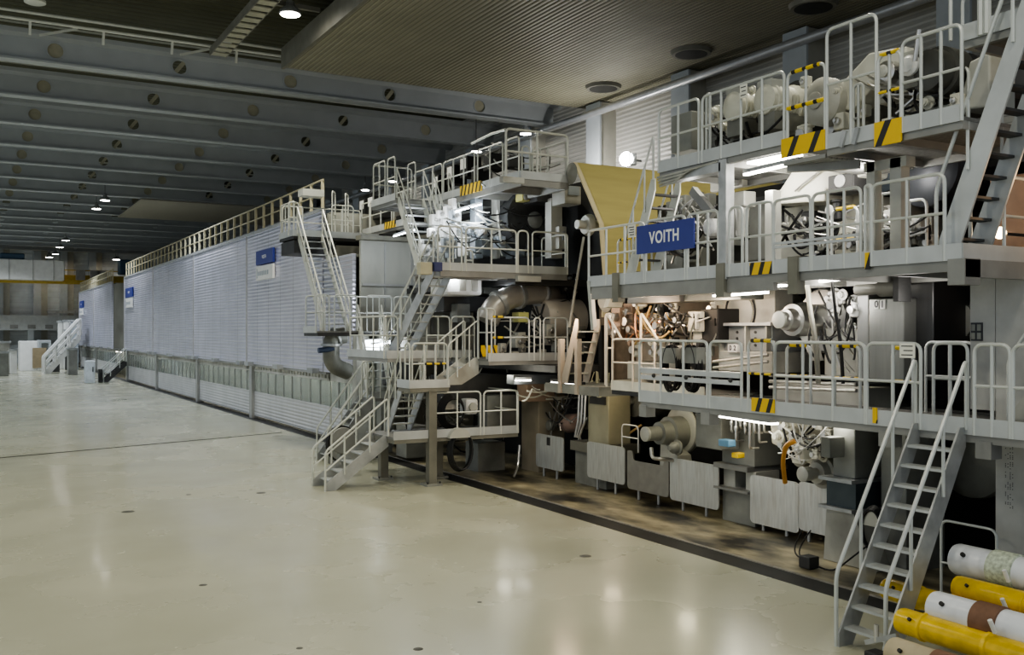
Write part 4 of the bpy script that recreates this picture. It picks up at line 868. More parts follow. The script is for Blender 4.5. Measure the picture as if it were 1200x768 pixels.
t = thing('work_lamp', 'warm round work lamp glowing beside the upper right ladder', 'lamp', q); MB().lathe(q, (-1, -.3, 0), [(0, .06), (.1, .09), (.14, .1)], 20).build('shade', dark_m, t); MB().lathe(q + V((-.14, -.04, 0)), (-1, -.3, 0), [(0, .085), (.012, .085)], 20).build('lens', bulbw_m, t); MB().bar(q, q + V((.7, 0, 0)), .04, .04).build('bracket', dark_m, t)
q = W(1172, 256, X=12.9)
# low guardrail in the dark pit
t = thing('floor_guardrail', 'low tubular guardrail on the floor right of the ladder stair', 'guardrail', (12.6, 8.6, 0))
guardrail(t, (12.35, Yx(1103, 12.35)), (12.35, Yx(1168, 12.35)), 0, 1.28, 0, r=.02)
# hose reel at the pale pillar
q = W(1021, 621, X=12.95)
t = thing('hose_reel', 'black hose coil hung on a pale round holder at the pillar base', 'hose', q)
for k in range(5): MB().tube([q + V((.02 * k, (.2 + .012 * k) * math.cos(2 * PI * j / 28), (.32 + .012 * k) * math.sin(2 * PI * j / 28))) for j in range(28)], .026, 6, True).build('hose_loop', black_m, t)
MB().poly([q + V((.02, .19 * math.cos(PI * j / 14), .05 + .27 * math.sin(PI * j / 14))) for j in range(15)], (.12, 0, 0)).build('holder', cream_m, t)
t = thing('hose', 'thin black cable looping from a small box on the wet floor', 'hose', W(948, 662, Z=0)); q = W(948, 660, X=12.5)
bev(MB().box(q.x - .12, q.x + .12, q.y - .12, q.y + .12, 0, .2).build('box', dark_m, t))
for k, (px, py) in enumerate(((940, 622), (950, 622))): MB().tube(sag((q.x, q.y, .15), W(px, py, X=13.4), .15, 12, V((-.1, .15, 0))), .014, 6).build('cable', black_m, t)
MB().tube(fillet([(q.x, q.y, .1), W(975, 672, X=12.7), W(1003, 650, X=12.8), W(1016, 640, X=12.9)], .3), .016, 6).build('cable', black_m, t)
# hose coils on lower walkway
for px, py, w, lab in ((784, 431, .22, 'black hose coil hanging behind the lower rail, left of two'), (808, 431, .19, 'black hose coil hanging behind the lower rail, right of two')):
    q = W(px, py, X=11.9); t = thing('hose_coil', lab, 'hose', q); rr = random.Random(px)
    for k in range(6):
        a_, b_ = w * rr.uniform(.85, 1.1), .43 * rr.uniform(.9, 1.05); o = V((.03 * k, rr.uniform(-.02, .02), rr.uniform(-.03, .02)))
        MB().tube([q + o + V((0, a_ * math.cos(2 * PI * j / 30), b_ * math.sin(2 * PI * j / 30))) for j in range(30)], .024, 6, True).build('hose_loop', black_m, t)
    MB().box(q.x - .02, q.x + .2, q.y - .22, q.y + .22, q.z + .08, q.z + .38).build('hanger_plate', mgrey_m, t); MB().bar((q.x + .1, q.y, 2.75), (q.x + .1, q.y, q.z + .1), .05, .05).build('hanger_post', mgrey_m, t)
# ---- clutter of hoses and valves
hoses('tan hose in the warm lit hose tangle behind the lower walkway', 'tan hoses of the warm tangle', 740, 812, 350, 412, 13.0, 1.2, 8, tan_m, 11)
hoses('copper coloured pipe in the warm lit hose tangle behind the lower walkway', 'copper pipes of the warm tangle', 738, 800, 352, 415, 13.0, 1.2, 9, copper_m, 12)
hoses('black hose in the warm lit hose tangle behind the lower walkway', 'black hoses of the warm tangle', 740, 845, 350, 420, 13.0, 1.2, 12, black_m, 13)
hoses('steel pipe in the warm lit hose tangle behind the lower walkway', 'steel pipes of the warm tangle', 740, 845, 350, 420, 12.9, 1.2, 14, steel_m, 14, drop=(.0, .15))
valves('pale valve in the warm lit hose tangle behind the lower walkway', 'pale valves of the warm tangle', 745, 842, 352, 418, 13.1, 1.0, 20, cream_m, 15)
valves('dark valve in the warm lit hose tangle behind the lower walkway', 'dark valves of the warm tangle', 745, 842, 360, 425, 13.1, 1.0, 12, dark_m, 16)
hoses('black hose beside the silver roll end', 'black hoses by the silver roll', 958, 1005, 335, 440, 12.9, .5, 9, black_m, 21, (.014, .022))
hoses('steel pipe beside the silver roll end', 'steel pipes by the silver roll', 962, 1005, 340, 440, 13.2, .5, 8, steel_m, 22, (.012, .022), (0, .1))
valves('white valve right of the silver roll end', 'white valves by the silver roll', 968, 1003, 342, 385, 13.2, .4, 10, white_m, 23, .075)
for px, X, m in ((947, 12.7, mgrey_m), (976, 12.6, black_m)):
    o = MB().tube(fillet([W(px - 1, 330, X=X), W(px + 2, 362, X=X), W(px + 9, 400, X=X), W(px + 12, 450, X=X)], .5), .045 if px == 947 else .03, 8).build('hose', olive_m if px == 947 else m); tag(o, 'thick grey hose hanging in front of the silver roll end' if px == 947 else 'black hose hanging down right of the silver roll end', 'hose')
hoses('black hose on the cluster above the last guard sheet', 'black hoses of the lower cluster', 915, 975, 492, 545, 13.2, .6, 10, black_m, 31, (.01, .02))
hoses('white cable on the cluster above the last guard sheet', 'white cables of the lower cluster', 912, 975, 490, 540, 13.2, .6, 12, white_m, 32, (.008, .016))
valves('pale valve on the cluster above the last guard sheet', 'pale valves of the lower cluster', 914, 974, 492, 540, 13.3, .5, 22, cream_m, 33, .08)
t, P = polybox('valve_plate', 'crumpled pale valve plate behind the lower cluster of cables', 'plate', [(902, 494), (974, 488), (974, 536), (950, 545), (920, 528), (904, 520)], 13.9, .2, cream_m)
o = MB().tube(fillet([W(932, 517, X=13.1), W(921, 522, X=13.0), W(917, 540, X=13.1), W(920, 566, X=13.3)], .3, 8), .045, 8).build('hose', orange_m); tag(o, 'thick orange hose bending down over the guard sheets', 'hose')
hoses('black hose under the middle walkway sign', 'black hoses behind the sign rail', 765, 842, 225, 318, 12.6, 1.0, 20, black_m, 41, (.018, .035))
hoses('grey pipe behind the sign rail', 'grey pipes behind the sign rail', 770, 842, 225, 318, 12.8, 1.0, 14, steel_m, 42, (.015, .03), (0, .1))
valves('grey valve behind the sign rail', 'grey valves behind the sign rail', 772, 842, 230, 318, 13.0, .9, 16, mgrey_m, 43, .11)
hoses('black hose at the cream machine body', 'black hoses at the cream body', 905, 1092, 235, 306, 12.7, .6, 16, black_m, 44, (.014, .028))
hoses('steel pipe at the cream machine body', 'steel pipes at the cream body', 905, 1092, 235, 306, 12.9, .5, 14, steel_m, 45, (.014, .025), (0, .08))
valves('pale valve at the cream machine body', 'pale valves at the cream body', 905, 1092, 245, 300, 13.0, .4, 16, mlight_m, 46, .09)
valves('dark valve at the cream machine body', 'dark valves at the cream body', 855, 1092, 245, 300, 13.0, .4, 16, dark_m, 47, .1)
hoses('black hose between the motors of the top walkway', 'black hoses on the top walkway', 828, 925, 112, 175, 12.0, .9, 16, black_m, 51, (.016, .03))
valves('grey fitting between the motors of the top walkway', 'grey fittings on the top walkway', 828, 1120, 95, 165, 12.3, .6, 26, cream_m, 52, .09)
hoses('black hose among the drives of the top walkway right part', 'black hoses on the right top walkway', 1030, 1120, 70, 135, 12.2, .9, 14, black_m, 53, (.016, .03))
hoses('steel pipe among the drives of the top walkway right part', 'steel pipes on the right top walkway', 985, 1120, 70, 135, 12.2, .9, 10, steel_m, 54, (.014, .028), (0, .1))
hoses('olive hose bundled on the olive frame pillar', 'olive hoses on the pillar', 690, 716, 434, 466, 13.9, .4, 10, mat('olive_hose', (.48, .47, .33), .5), 61, (.012, .02), (.1, .3))
hoses('dark hose behind the first guard sheet', 'dark hoses behind the first sheet', 632, 690, 452, 510, 14.3, .6, 10, dark_m, 62, (.014, .025))
hoses('steel pipe behind the first guard sheet', 'steel pipes behind the first sheet', 635, 690, 455, 525, 14.3, .5, 10, steel_m, 63, (.014, .025), (0, .1))
for i, (yt, yb) in enumerate(((440, 443), (447, 451), (454, 458))):
    q0, q1 = W(902, yt, X=12.9), W(1004, yb, X=12.9)
    o = MB().tube([q0, q1], .035, 8).build('pipe', steel_m); tag(o, ['long steel pipe low behind the lower rail, top of three', 'long steel pipe low behind the lower rail, middle of three', 'long steel pipe low behind the lower rail, bottom of three'][i], 'pipe')
for i, (x0, y0, x1, y1) in enumerate(((836, 424, 900, 416), (836, 431, 900, 424))):
    o = MB().tube([W(x0, y0, X=13.1), W(x1, y1, X=13.1)], .03, 8).build('pipe', steel_m); tag(o, ['slanting steel pipe above the base block with plate, upper', 'slanting steel pipe above the base block with plate, lower'][i], 'pipe')
mbox('base_block', 'pale long base block behind the lower rail under the steel pipes', 'base', 905, 1012, 452, 478, 13.3, .7, mlight_m)
# rolls deep inside the bays
for i, (px, py, X, r, lab) in enumerate(((735, 470, 15.0, .45, 'dark brown roll seen through the gap left of the big bearing'), (905, 505, 15.0, .5, 'dim roll behind the lower cluster of cables'), (1000, 470, 15.2, .4, 'dim roll behind the pale pillar'), (850, 270, 15.0, .5, 'dim roll behind the square post of the middle walkway'), (940, 255, 15.2, .45, 'dim roll behind the cream machine body'))):
    q = W(px, py, X=X); t = thing('roll', lab, 'roll', q); MB().lathe(q, (1, 0, 0), [(0, r * .2), (.2, r * .2), (.2, r * .96), (.24, r), (1.1, r)], 32).build('shell', mgrey_m, t); MB().lathe(q - V((.1, 0, 0)), (1, 0, 0), [(0, r * .3), (.15, r * .3)], 16).build('journal', steel_m, t)
o = MB().tube([W(713, 525, X=14.6), W(752, 498, X=15.2)], .03, 8).build('pipe', tan_m); tag(o, 'slanting pale pipe in the gap left of the big bearing', 'pipe')
t = thing('floor_guardrail', 'small white tubular rail in the gap left of the big bearing', 'guardrail', W(735, 520, X=14.3)); guardrail(t, (14.4, Yx(729, 14.4)), (14.4, Yx(748, 14.4)), 1.05, .65, 0, white_m, r=.02)
# ================================================================ YELLOW WEB
A = W(672, 190, Y=22.1); 
t = thing('felt_web', 'wide yellow felt web running steeply down between the two machine sections', 'web', (18, 21.5, 5))
prof = [W(672, 190, X=14.5), W(677, 200, X=14.5), W(703, 262, X=14.5), W(708, 330, X=14.5), W(706, 372, X=14.5)]
mb = MB(); st = 0
for x in (14.62, 23): 
    for p in prof: mb.v.append((x, p.y, p.z))
n = len(prof)
for i in range(n - 1): mb.face([i, i + 1, n + i + 1, n + i])
s_ = mb.build('sheet', felt_m, t); sm = s_.modifiers.new('solid', 'SOLIDIFY'); sm.thickness = .03
mb = MB()
for x in (14.5, 14.64):
    for p in prof: mb.v.append((x, p.y, p.z))
for i in range(n - 1): mb.face([i, i + 1, n + i + 1, n + i])
s_ = mb.build('edge_band', feltedge_m, t); sm = s_.modifiers.new('solid', 'SOLIDIFY'); sm.thickness = .05
# ================================================================ MIDDLE SECTION (stair tower, decks, dryer drive)
def XonY(px, Y): return W(px, 390, Y=Y).x
def frails(parent, secs, z, Y, m=None, h=1.1):
    for s in secs: guardrail(parent, (XonY(s[0], Y), Y), (XonY(s[1], Y), Y), z, s[3] if len(s) > 3 else h, s[2], m or railw_m, foot=.06)
# B1 low landing
B1 = platform('platform', 'low landing on olive posts at the head of the front floor stair', 9.55, 13.25, 22.95, 24.9, 1.3, 'S', beam=olive_m)
frails(B1, [(508, 563, 1), (567, 607, 1)], 1.3, 22.95, h=1.12)
guardrail(B1, (13.2, 22.95), (13.2, 24.8), 1.3, 1.1, 1, railw_m)
def fpost(px, py, lab, ztop, w=.22, Y=None):
    q = W(px, py, Z=0); t = thing('support_post', lab, 'post', q)
    MB().box(q.x - w / 2, q.x + w / 2, q.y - w / 2, q.y + w / 2, .06, ztop).build('shaft', olive_m, t); MB().box(q.x - w, q.x + w, q.y - w, q.y + w, 0, .06).build('foot_plate', mgrey_m, t)
    for sx in (-1, 1): MB().lathe((q.x + sx * w * .8, q.y - w * .7, .06), (0, 0, 1), [(0, .025), (.05, .025)], 8).build('bolt', dark_m, t)
fpost(505.5, 569, 'tall olive post under the small rear landing, nearest of the three', 2.5); fpost(449, 562, 'short olive post under the low landing, left of the three', 1.15); fpost(513, 560, 'olive post directly behind the nearest tall one', 1.15)
stairs('front floor stair with grey treads up to the low landing', (7.95, 23.92, 0), (9.6, 23.92, 1.3), .9, 5, gal_m, toe_m, sd=.26, hr=1.0, rr=.028, rail_m_=railw_m, tread_d=.28)
stairs('rear floor stair with parallel rails beside the hood corner', (9.7, 28.9, 0), (11.15, 28.9, 2.0), .9, 8, gal_m, toe_m, sd=.26, hr=1.0, rr=.028, rail_m_=railw_m, tread_d=.26)
# cable reel stand between the stairs
q = W(392, 530, Z=0); q = V((9.3, 26.2, 0))
t = thing('hose_reel', 'round grey hose reel stand behind the front floor stair', 'hose reel', q)
MB().lathe(q + V((0, -.2, .95)), (0, 1, 0), [(0, .36), (.03, .38), (.06, .36), (.06, .2), (.3, .2), (.3, .36), (.36, .36)], 28).build('drum', beam_m, t)
MB().box(q.x - .05, q.x + .05, q.y - .1, q.y + .2, 0, .9).build('stand', mgrey_m, t)
for k in range(3): MB().tube([q + V((.42 * math.cos(2 * PI * j / 26), -.1 + .07 * k, .85 + .5 * math.sin(2 * PI * j / 26))) for j in range(26)], .025, 6, True).build('hose_loop', black_m, t)
MB().tube(sag((9.6, 26.2, .7), (10.8, 26, .9), .25, 10), .025, 6).build('hose_end', black_m, t)
# second reel under landing
q = W(537, 513, Y=22.9)
t = thing('hose_reel', 'black hose coil on a half round holder at the edge of the low landing', 'hose', q)
MB().poly([q + V((.3 * math.cos(PI * j / 14), -.12, .0 + .26 * math.sin(PI * j / 14))) for j in range(15)], (0, .2, 0)).build('holder', mlight_m, t)
for k in range(5): MB().tube([q + V((.1 + (.3 + .01 * k) * math.cos(2 * PI * j / 28), -.05 + .05 * k, -.35 + (.5 + .015 * k) * math.sin(2 * PI * j / 28))) for j in range(28)], .026, 6, True).build('hose_loop', black_m, t)
# stairs B1 -> B2, platform B2
stairs('short stair from the low landing up to the small rear landing', (10.4, 24.7, 1.3), (10.4, 23.65, 2.62), .62, 5, gal_m, railw_m, sd=.22, hr=.9, rail_m_=railw_m, tread_d=.2)
B2 = platform('platform', 'small landing above the tall olive post with a yellow sleeved rail', 9.95, 11.1, 22.85, 23.65, 2.62, 'SW', beam=olive_m)
frails(B2, [(483, 524, 2)], 2.62, 22.9); guardrail(B2, (9.98, 22.9), (9.98, 23.2), 2.62, 1.1, 0, railw_m)
MB().tube([(XonY(498, 22.88), 22.88, 3.19), (XonY(522, 22.88), 22.88, 3.19)], .03, 8).build('hazard_sleeve', hazrailx_m, B2)
stairs('short stair with twin slanted handrails up to the middle deck', (11.1, 23.25, 2.62), (11.95, 23.25, 3.3), .7, 2, mlight_m, toe_m, sd=.4, hr=1.05, rail_m_=railw_m, midrail=False)
# K deck
K = platform('platform', 'rear deck behind the small landing at the foot of the long steep stair', 10.0, 12.6, 24.5, 27.6, 3.35, 'SW', beam=beam_m)
frails(K, [(450, 466, 0), (500, 527, 1), (529, 556, 1)], 3.35, 24.5); guardrail(K, (10.02, 24.6), (10.02, 27.4), 3.35, 1.1, 2, railw_m)
stairs('long steep stair from the rear deck up to the operating deck', (10.55, 24.95, 3.35), (11.1, 23.25, 5.75), .62, 9, gal_m, toe_m, sd=.2, hr=.9, rail_m_=railw_m, tread_d=.18)
# L deck
L = platform('platform', 'middle deck in front of the big pale roll end, with yellow sleeved rails', 11.95, 14.6, 22.3, 24.5, 3.3, 'S', beam=beam_m)
frails(L, [(576, 620, 1), (626, 633, 0), (637, 665, 1)], 3.3, 22.3, rail_m)
frails(L, [(560, 580, 1, 1.35)], 3.3, 23.0)
for z in (3.87, 4.42): MB().tube([(XonY(578, 22.28), 22.28, z), (XonY(590, 22.28), 22.28, z)], .032, 8).build('hazard_sleeve', hazrailx_m, L)
MB().box(XonY(563, 22.9), XonY(582, 22.9), 22.86, 22.88, 3.35, 3.66).build('hazard_plate', stripes('hazard_cross', (.75, .50, .02), (.02, .02, .02), 4.6, (1, 0, .35), .75), L)
guardrail(L, (11.97, 22.4), (11.97, 22.9), 3.3, 1.35, 0, rail_m)
# M operating deck
M = platform('platform', 'operating deck with white rails high in the middle section', 11.0, 15.05, 23.25, 24.5, 5.72, 'SW', beam=beam_m, th=.22)
MB().box(11.6, 15.05, 24.5, 26.3, 5.66, 5.72).build('deck', deck_m, M); MB().box(11.6, 15.05, 26.2, 26.3, 5.5, 5.66).build('support_beam', beam_m, M)
frails(M, [(513, 541, 1), (546, 605, 1), (607, 619, 0), (624, 665, 0)], 5.72, 23.25, h=1.12); guardrail(M, (15.0, 23.3), (15.0, 24.6), 5.72, 1.1, 0, railw_m)
MB().box(XonY(605, 23.2), XonY(632, 23.2), 23.1, 23.25, 5.42, 5.58).build('support_beam', mlight_m, M)
frails(M, [(545, 554, 0, .6)], 5.72, 24.2)
q = W(497, 314, Y=23.1); o = bev(MB().box(q.x - .17, q.x + .17, 22.95, 23.2, q.z - .18, q.z + .14).build('control_box', mat('beige_box', (.48, .45, .32), .5))); tag(o, 'beige control box at the left end of the operating deck', 'box')
q = W(511, 313, Y=23.1); o = bev(MB().box(q.x - .12, q.x + .12, 22.95, 23.2, q.z - .12, q.z + .12).build('control_box', mat('navy_box', (.05, .06, .16), .5))); tag(o, 'dark blue box under the left end of the operating deck', 'box')
# upper stair and walkways
stairs('white upper stair from the operating deck to the high landing', (12.05, 25.9, 5.75), (12.05, 27.6, 8.15), .8, 8, railw_m, toe_m, sd=.2, hr=.95, rail_m_=railw_m, tread_d=.2)
T0 = platform('platform', 'high landing at the head of the white upper stair', 11.55, 13.0, 27.6, 29.6, 8.15, 'W')
guardrail(T0, (11.58, 27.7), (11.58, 28.3), 8.15, 1.3, 0, railw_m); guardrail(T0, (11.58, 28.5), (11.58, 29.5), 8.15, 1.3, 1, railw_m); guardrail(T0, (11.6, 29.55), (12.95, 29.55), 8.15, 1.3, 0, railw_m); guardrail(T0, (12.4, 28.0), (12.4, 28.6), 8.15, 1.25, 0, railw_m)
T1 = platform('walkway', 'highest walkway of the middle section ending in a tall front rail', 13.0, 14.55, 22.4, 29.5, 8.2, 'WS', beam=beam_m, th=.24)
def xrails(parent, X, secs, z, m=railw_m, h=1.1):
    for y0, y1, n in secs: guardrail(parent, (X, y0), (X, y1), z, h, n, m, foot=.06)
xrails(T1, 13.0, [(22.5, 23.2, 0), (23.4, 24.9, 1), (25.1, 27.2, 2), (27.3, 29.4, 2)], 8.2)
guardrail(T1, (12.55, 22.42), (14.5, 22.42), 8.2, 1.25, 1, railw_m, r=.034)
MB().tube(fillet([(12.55, 22.45, 9.42), (12.5, 23.2, 9.42), (12.6, 24.5, 9.4)], .2), .034).build('top_tube', railw_m, T1)
for x in (13.5, 13.85): guardrail(T1, (x, 23.2), (x + .25, 23.2), 8.2, 1.0, 0, railw_m)
guardrail(T1, (14.5, 22.5), (14.5, 24.4), 8.2, 1.1, 1, railw_m)
MB().box(12.97, 12.99, 24.6, 26.0, 8.1, 8.4).build('hazard_plate', hazard_m, T1)
MB().box(12.4, 13.05, 22.3, 22.5, 8.0, 8.15).build('bracket', mlight_m, T1)
T2 = platform('walkway', 'rear high walkway above the hood end with dark cabinets behind its rail', 13.0, 14.55, 29.6, 34.35, 7.72, 'W', beam=beam_m)
xrails(T2, 13.0, [(29.7, 31.2, 1), (31.4, 33.4, 1), (33.5, 34.3, 0)], 7.72); MB().box(12.96, 12.985, 31.0, 32.0, 7.66, 7.9).build('hazard_plate', hazard_m, T2)
stairs('narrow inclined ladder between the high landing and the highest walkway', (12.8, 26.2, 6.9), (12.8, 27.0, 8.2), .45, 4, railw_m, toe_m, sd=.16, hr=.8, rail_m_=railw_m)
# A tower: landings along the hood
A1 = platform('platform', 'first small landing of the rear stair tower', 11.1, 12.8, 28.3, 29.4, 2.0, 'SW', beam=beam_m)
frails(A1, [(424, 437, 1), (446, 470, 2)], 2.0, 28.3)
stairs('short steep stair of the rear stair tower beside the grey duct elbow', (11.4, 28.5, 2.05), (11.4, 29.4, 4.05), .7, 7, railw_m, toe_m, sd=.2, hr=.9, rail_m_=railw_m, tread_d=.2)
A2 = platform('platform', 'second landing of the rear stair tower in front of the dirty end wall', 9.65, 13.0, 29.4, 30.8, 4.05, 'W', beam=dark_m)
frails(A2, [(370, 386, 2), (392, 418, 1), (430, 459, 1)], 4.05, 29.45, rail_m, h=1.15); guardrail(A2, (9.7, 30.7), (12.8, 30.7), 4.05, 1.15, 3, rail_m)
frails(A2, [(462, 482, 2)], 4.05, 28.9, rail_m)
stairs('long stair of the rear tower running up along the ribbed hood panels', (10.45, 29.9, 4.05), (10.45, 32.6, 7.4), .8, 13, railw_m, gal_m, sd=.2, hr=.95, rail_m_=railw_m, tread_d=.2, rr=.03)
A3 = platform('platform', 'top landing of the rear stair tower beside the hood roof', 9.85, 13.0, 32.6, 34.3, 7.4, 'WS', beam=dark_m)
MB().box(9.9, 11.4, 32.65, 34.2, 6.75, 7.2).build('support_beam', dark_m, A3)
guardrail(A3, (9.9, 32.65), (9.9, 34.2), 7.4, 1.15, 2, railw_m); frails(A3, [(338, 350, 1), (389, 414, 1)], 7.4, 32.65); guardrail(A3, (9.95, 34.2), (12.9, 34.2), 7.4, 1.15, 3, railw_m)
t = thing('ladder_cage', 'white boxed exit frame on the top landing of the rear tower', 'frame', W(364, 240, Y=34))
for px in (352, 361, 372, 376): 
    x = XonY(px, 34.3); MB().bar((x, 34.3, 7.4), (x, 34.3, 9.1), .09, .09).build('post', railw_m, t)
q0, q1 = W(351, 217, Y=34.3), W(376, 223, Y=34.3); MB().box(q0.x, q1.x, 33.9, 34.5, 8.95, 9.2).build('top_box', railw_m, t)
guardrail(A3, (11.6, 33.6), (11.9, 34.15), 7.4, 1.75, 0, railw_m); guardrail(A3, (12.1, 33.6), (12.4, 34.15), 7.4, 1.7, 0, railw_m)
# duct elbow at the hood corner
q = W(392, 413, Y=30.4)
t = thing('duct_elbow', 'grey duct elbow with a dark blue valve beside the rear tower', 'duct', q)
P = fillet([W(404, 393, Y=30.4), W(388, 396, Y=30.4), W(388, 428, Y=30.4), W(408, 436, Y=30.6)], .6, 7); MB().tube(P, .27, 18).build('pipe', mgrey_m, t)
for k in (2, 8): MB().cyl(P[k] - (P[k + 1] - P[k]).normalized() * .04, P[k] + (P[k + 1] - P[k]).normalized() * .04, .34, 20).build('flange', gal_m, t)
MB().cyl(W(373, 411, Y=30.2), W(391, 409, Y=30.2), .09, 12).build('valve', mat('navy_valve', (.05, .07, .13), .5), t)
# hood corner post & column
o = MB().box(11.5, 11.95, 30.85, 31.2, 0, 3.9).build('corner_post', mlight_m); tag(o, 'pale corner post of the hood under the rear tower', 'post')
o = MB().box(12.0, 12.4, 29.9, 30.3, 0, 3.9).build('corner_post', mgrey_m); tag(o, 'grey post behind the rear tower stairs', 'post')
# bright lamps of this section
def flamp(px0, py0, px1, py1, Y, lab, m=tubec_m, w=.2, house=None, Y2=None): return tube_lamp(lab, W(px0, py0, Y=Y), W(px1, py1, Y=Y2 or Y), m, w, house=house)
flamp(534, 248, 563, 240, 25.2, 'big cool fluorescent lamp above the operating deck')
flamp(462, 277, 485, 270, 29.0, 'cool fluorescent lamp below the rear high walkway')
flamp(434, 405, 456, 402, 29.2, 'cool fluorescent lamp under the second tower landing')
q = W(441, 408, Y=29.0); o = bev(MB().box(q.x - .2, q.x + .2, 29.2, 29.5, q.z - .25, q.z + .25).build('lamp_box', mat('lamp_panel', (.9, .97, 1), emit=7))); tag(o, 'glowing white panel lamp below the second tower landing', 'lamp')
flamp(526, 329, 541, 326, 24.6, 'small cool fluorescent lamp beside the white box below the operating deck')
# dryer frame
t = thing('dryer_section', 'dark frame of the first dryer group with added shading slabs behind the decks', 'machine frame', (18, 26, 0))
MB().box(16.0, 16.2, 22.6, 31, 0, 8.5).build('shade_backing', MATS['bay_shade'], t)  # added dark slab, a painted shade background behind the decks
MB().box(14.8, 22, 21.2, 21.35, 0, 4.2).build('end_plate', MATS['bay_shade'], t)  # added dark slab closing this end against light
for z in (2.95, 5.35): MB().box(13.4, 22, 21.3 if z < 4 else 23.4, 31, z, z + .18).build('cross_member', dark_m, t)
MB().box(14.6, 22, 24.2, 31, 7.85, 8.03).build('cross_member', dark_m, t)
def ybox(name, lab, cat, px0, px1, yt, yb, Y, d, m, bw=.02):
    a, b_ = W(px0, yt, Y=Y), W(px1, yb, Y=Y); t = thing(name, lab, cat, (a.x, Y, b_.z)); bev(MB().box(a.x, b_.x, Y, Y + d, b_.z, a.z).build('body', m, t), bw); return t, a, b_
# operating deck machinery
for i, (p0, p1, m) in enumerate(((557, 566, mblue_m), (582, 586, mlight_m), (599, 606, mblue_m), (531, 535, white_m), (646, 659, mlight_m))):
    ybox('frame_column', ['blue grey column behind the operating deck rail, left of the big lamp end', 'thin pale post behind the operating deck rail', 'blue grey column in the middle of the operating deck', 'white post beside the big cool lamp', 'pale broad column near the felt web'][i], 'column', p0, p1, 232, 303, 25.6 if i < 4 else 24.0, .35, m, .01)
for i, (p0, p1, yt, yb, Y, m) in enumerate(((566, 583, 256, 300, 26.2, mblue_m), (586, 599, 250, 300, 26.0, mblue_m), (607, 624, 254, 300, 25.2, mblue_m), (548, 557, 258, 300, 26.4, mlight_m), (625, 640, 272, 300, 25.4, mgrey_m), (655, 664, 265, 292, 23.8, mlight_m), (662, 681, 217, 240, 23.2, mlight_m))):
    tt, a, b_ = ybox('machine_block', ['pale blue machine block right of the big cool lamp', 'second pale blue machine block behind the deck rail', 'pale blue block left of the dark round opening', 'pale tall block below the big cool lamp', 'grey block inside the dark round opening', 'pale block at the right end of the operating deck', 'pale upper block beside the top of the felt web'][i], 'machine', p0, p1, yt, yb, Y, .7, m)
    MB().box(a.x + .1, b_.x - .1, Y - .06, Y, b_.z + .25, b_.z + .5).build('cover', mlight_m if m is mblue_m else mblue_m, tt)
t = thing('drive_wheel', 'dark drive wheel above the operating deck left of the felt web', 'wheel', W(630, 258, Y=25)); q = W(627, 258, Y=25)  # drive wheel of the dryer drive, dark rim and hub
MB().lathe(q, (0, 1, 0), [(0, .5), (0, .95), (.2, .98), (.5, .98)], 40).build('rim', dark_m, t); MB().lathe(q + V((0, -.08, 0)), (0, 1, 0), [(0, .1), (.05, .25), (.2, .3)], 20).build('hub', mgrey_m, t)
t = rollend('stub shaft with white collar between the operating deck and the felt web', 676, 263, 14.4, [(0, .12), (.25, .12), (.26, .25), (.36, .3), (.42, .3), (.43, .14), (1.2, .14)], mlight_m, None, rollr=0)
rollend('dark upper roll end beside the top of the felt web', 666, 203, 14.4, [(0, .08), (.03, .12), (.06, .2), (.1, .3)], mgrey_m, None, rollr=0)
for lab, px0, px1, yt, yb, Y, sd in (('motor cover with yellow end under the highest walkway, left', 612, 621, 226, 236, 24.6, 1), ('motor cover with yellow end under the highest walkway, right', 625, 633, 227, 236, 24.6, 2)):
    tt, a, b_ = ybox('motor_cover', lab, 'motor', px0, px1, yt, yb, Y, .4, mat('motor_yellow%d' % sd, (.45, .42, .16), .5)); MB().lathe(((a.x + b_.x) / 2, Y - .08, (a.z + b_.z) / 2), (0, 1, 0), [(0, .06), (.03, .1), (.1, .1)], 14).build('cap', mgrey_m, tt)
def yh(lab, group, px0, px1, yt, yb, Y, dy, n, m, seed, r=(.015, .03), drop=(.05, .3)):
    rr = random.Random(seed)
    for i in range(n):
        a = W(rr.uniform(px0, px1), rr.uniform(yt, yb), Y=Y + rr.uniform(0, dy)); b_ = W(rr.uniform(px0, px1), rr.uniform(yt, yb), Y=Y + rr.uniform(0, dy))
        if (a - b_).length > 1.4: b_ = a + (b_ - a).normalized() * 1.4
        tag(MB().tube(sag(a, b_, rr.uniform(*drop), 10), rr.uniform(*r), 6).build('hose', m), lab, 'hose', group)
def yv(lab, group, px0, px1, yt, yb, Y, dy, n, m, seed, s=.1):
    rr = random.Random(seed)
    for i in range(n):
        q = W(rr.uniform(px0, px1), rr.uniform(yt, yb), Y=Y + rr.uniform(0, dy)); k = s * rr.uniform(.7, 1.5); t = thing('valve', lab, 'valve', q, group)
        bev(MB().box(q.x - k, q.x + k, q.y, q.y + k * 2, q.z - k * 1.3, q.z + k * 1.3).build('body', m, t)); MB().lathe(q, (0, -1, 0), [(0, k * .6), (k * .7, k * .6), (k * .7, k * .35), (k * 1.1, k * .35)], 12).build('port', steel_m, t)
yh('pale pipe behind the operating deck rail', 'pale pipes on the operating deck', 515, 665, 245, 302, 24.8, .8, 22, mlight_m, 71, (.015, .035), (0, .1)); yh('black hose behind the operating deck rail', 'black hoses on the operating deck', 515, 665, 240, 302, 24.6, .8, 20, black_m, 72)
yv('pale blue valve behind the operating deck rail', 'valves on the operating deck', 515, 665, 245, 300, 25.0, .5, 22, mblue_m, 73); yv('pale fitting left of the big cool lamp', 'fittings beside the big lamp', 494, 535, 240, 305, 25.6, .6, 18, white_m, 74, .09)
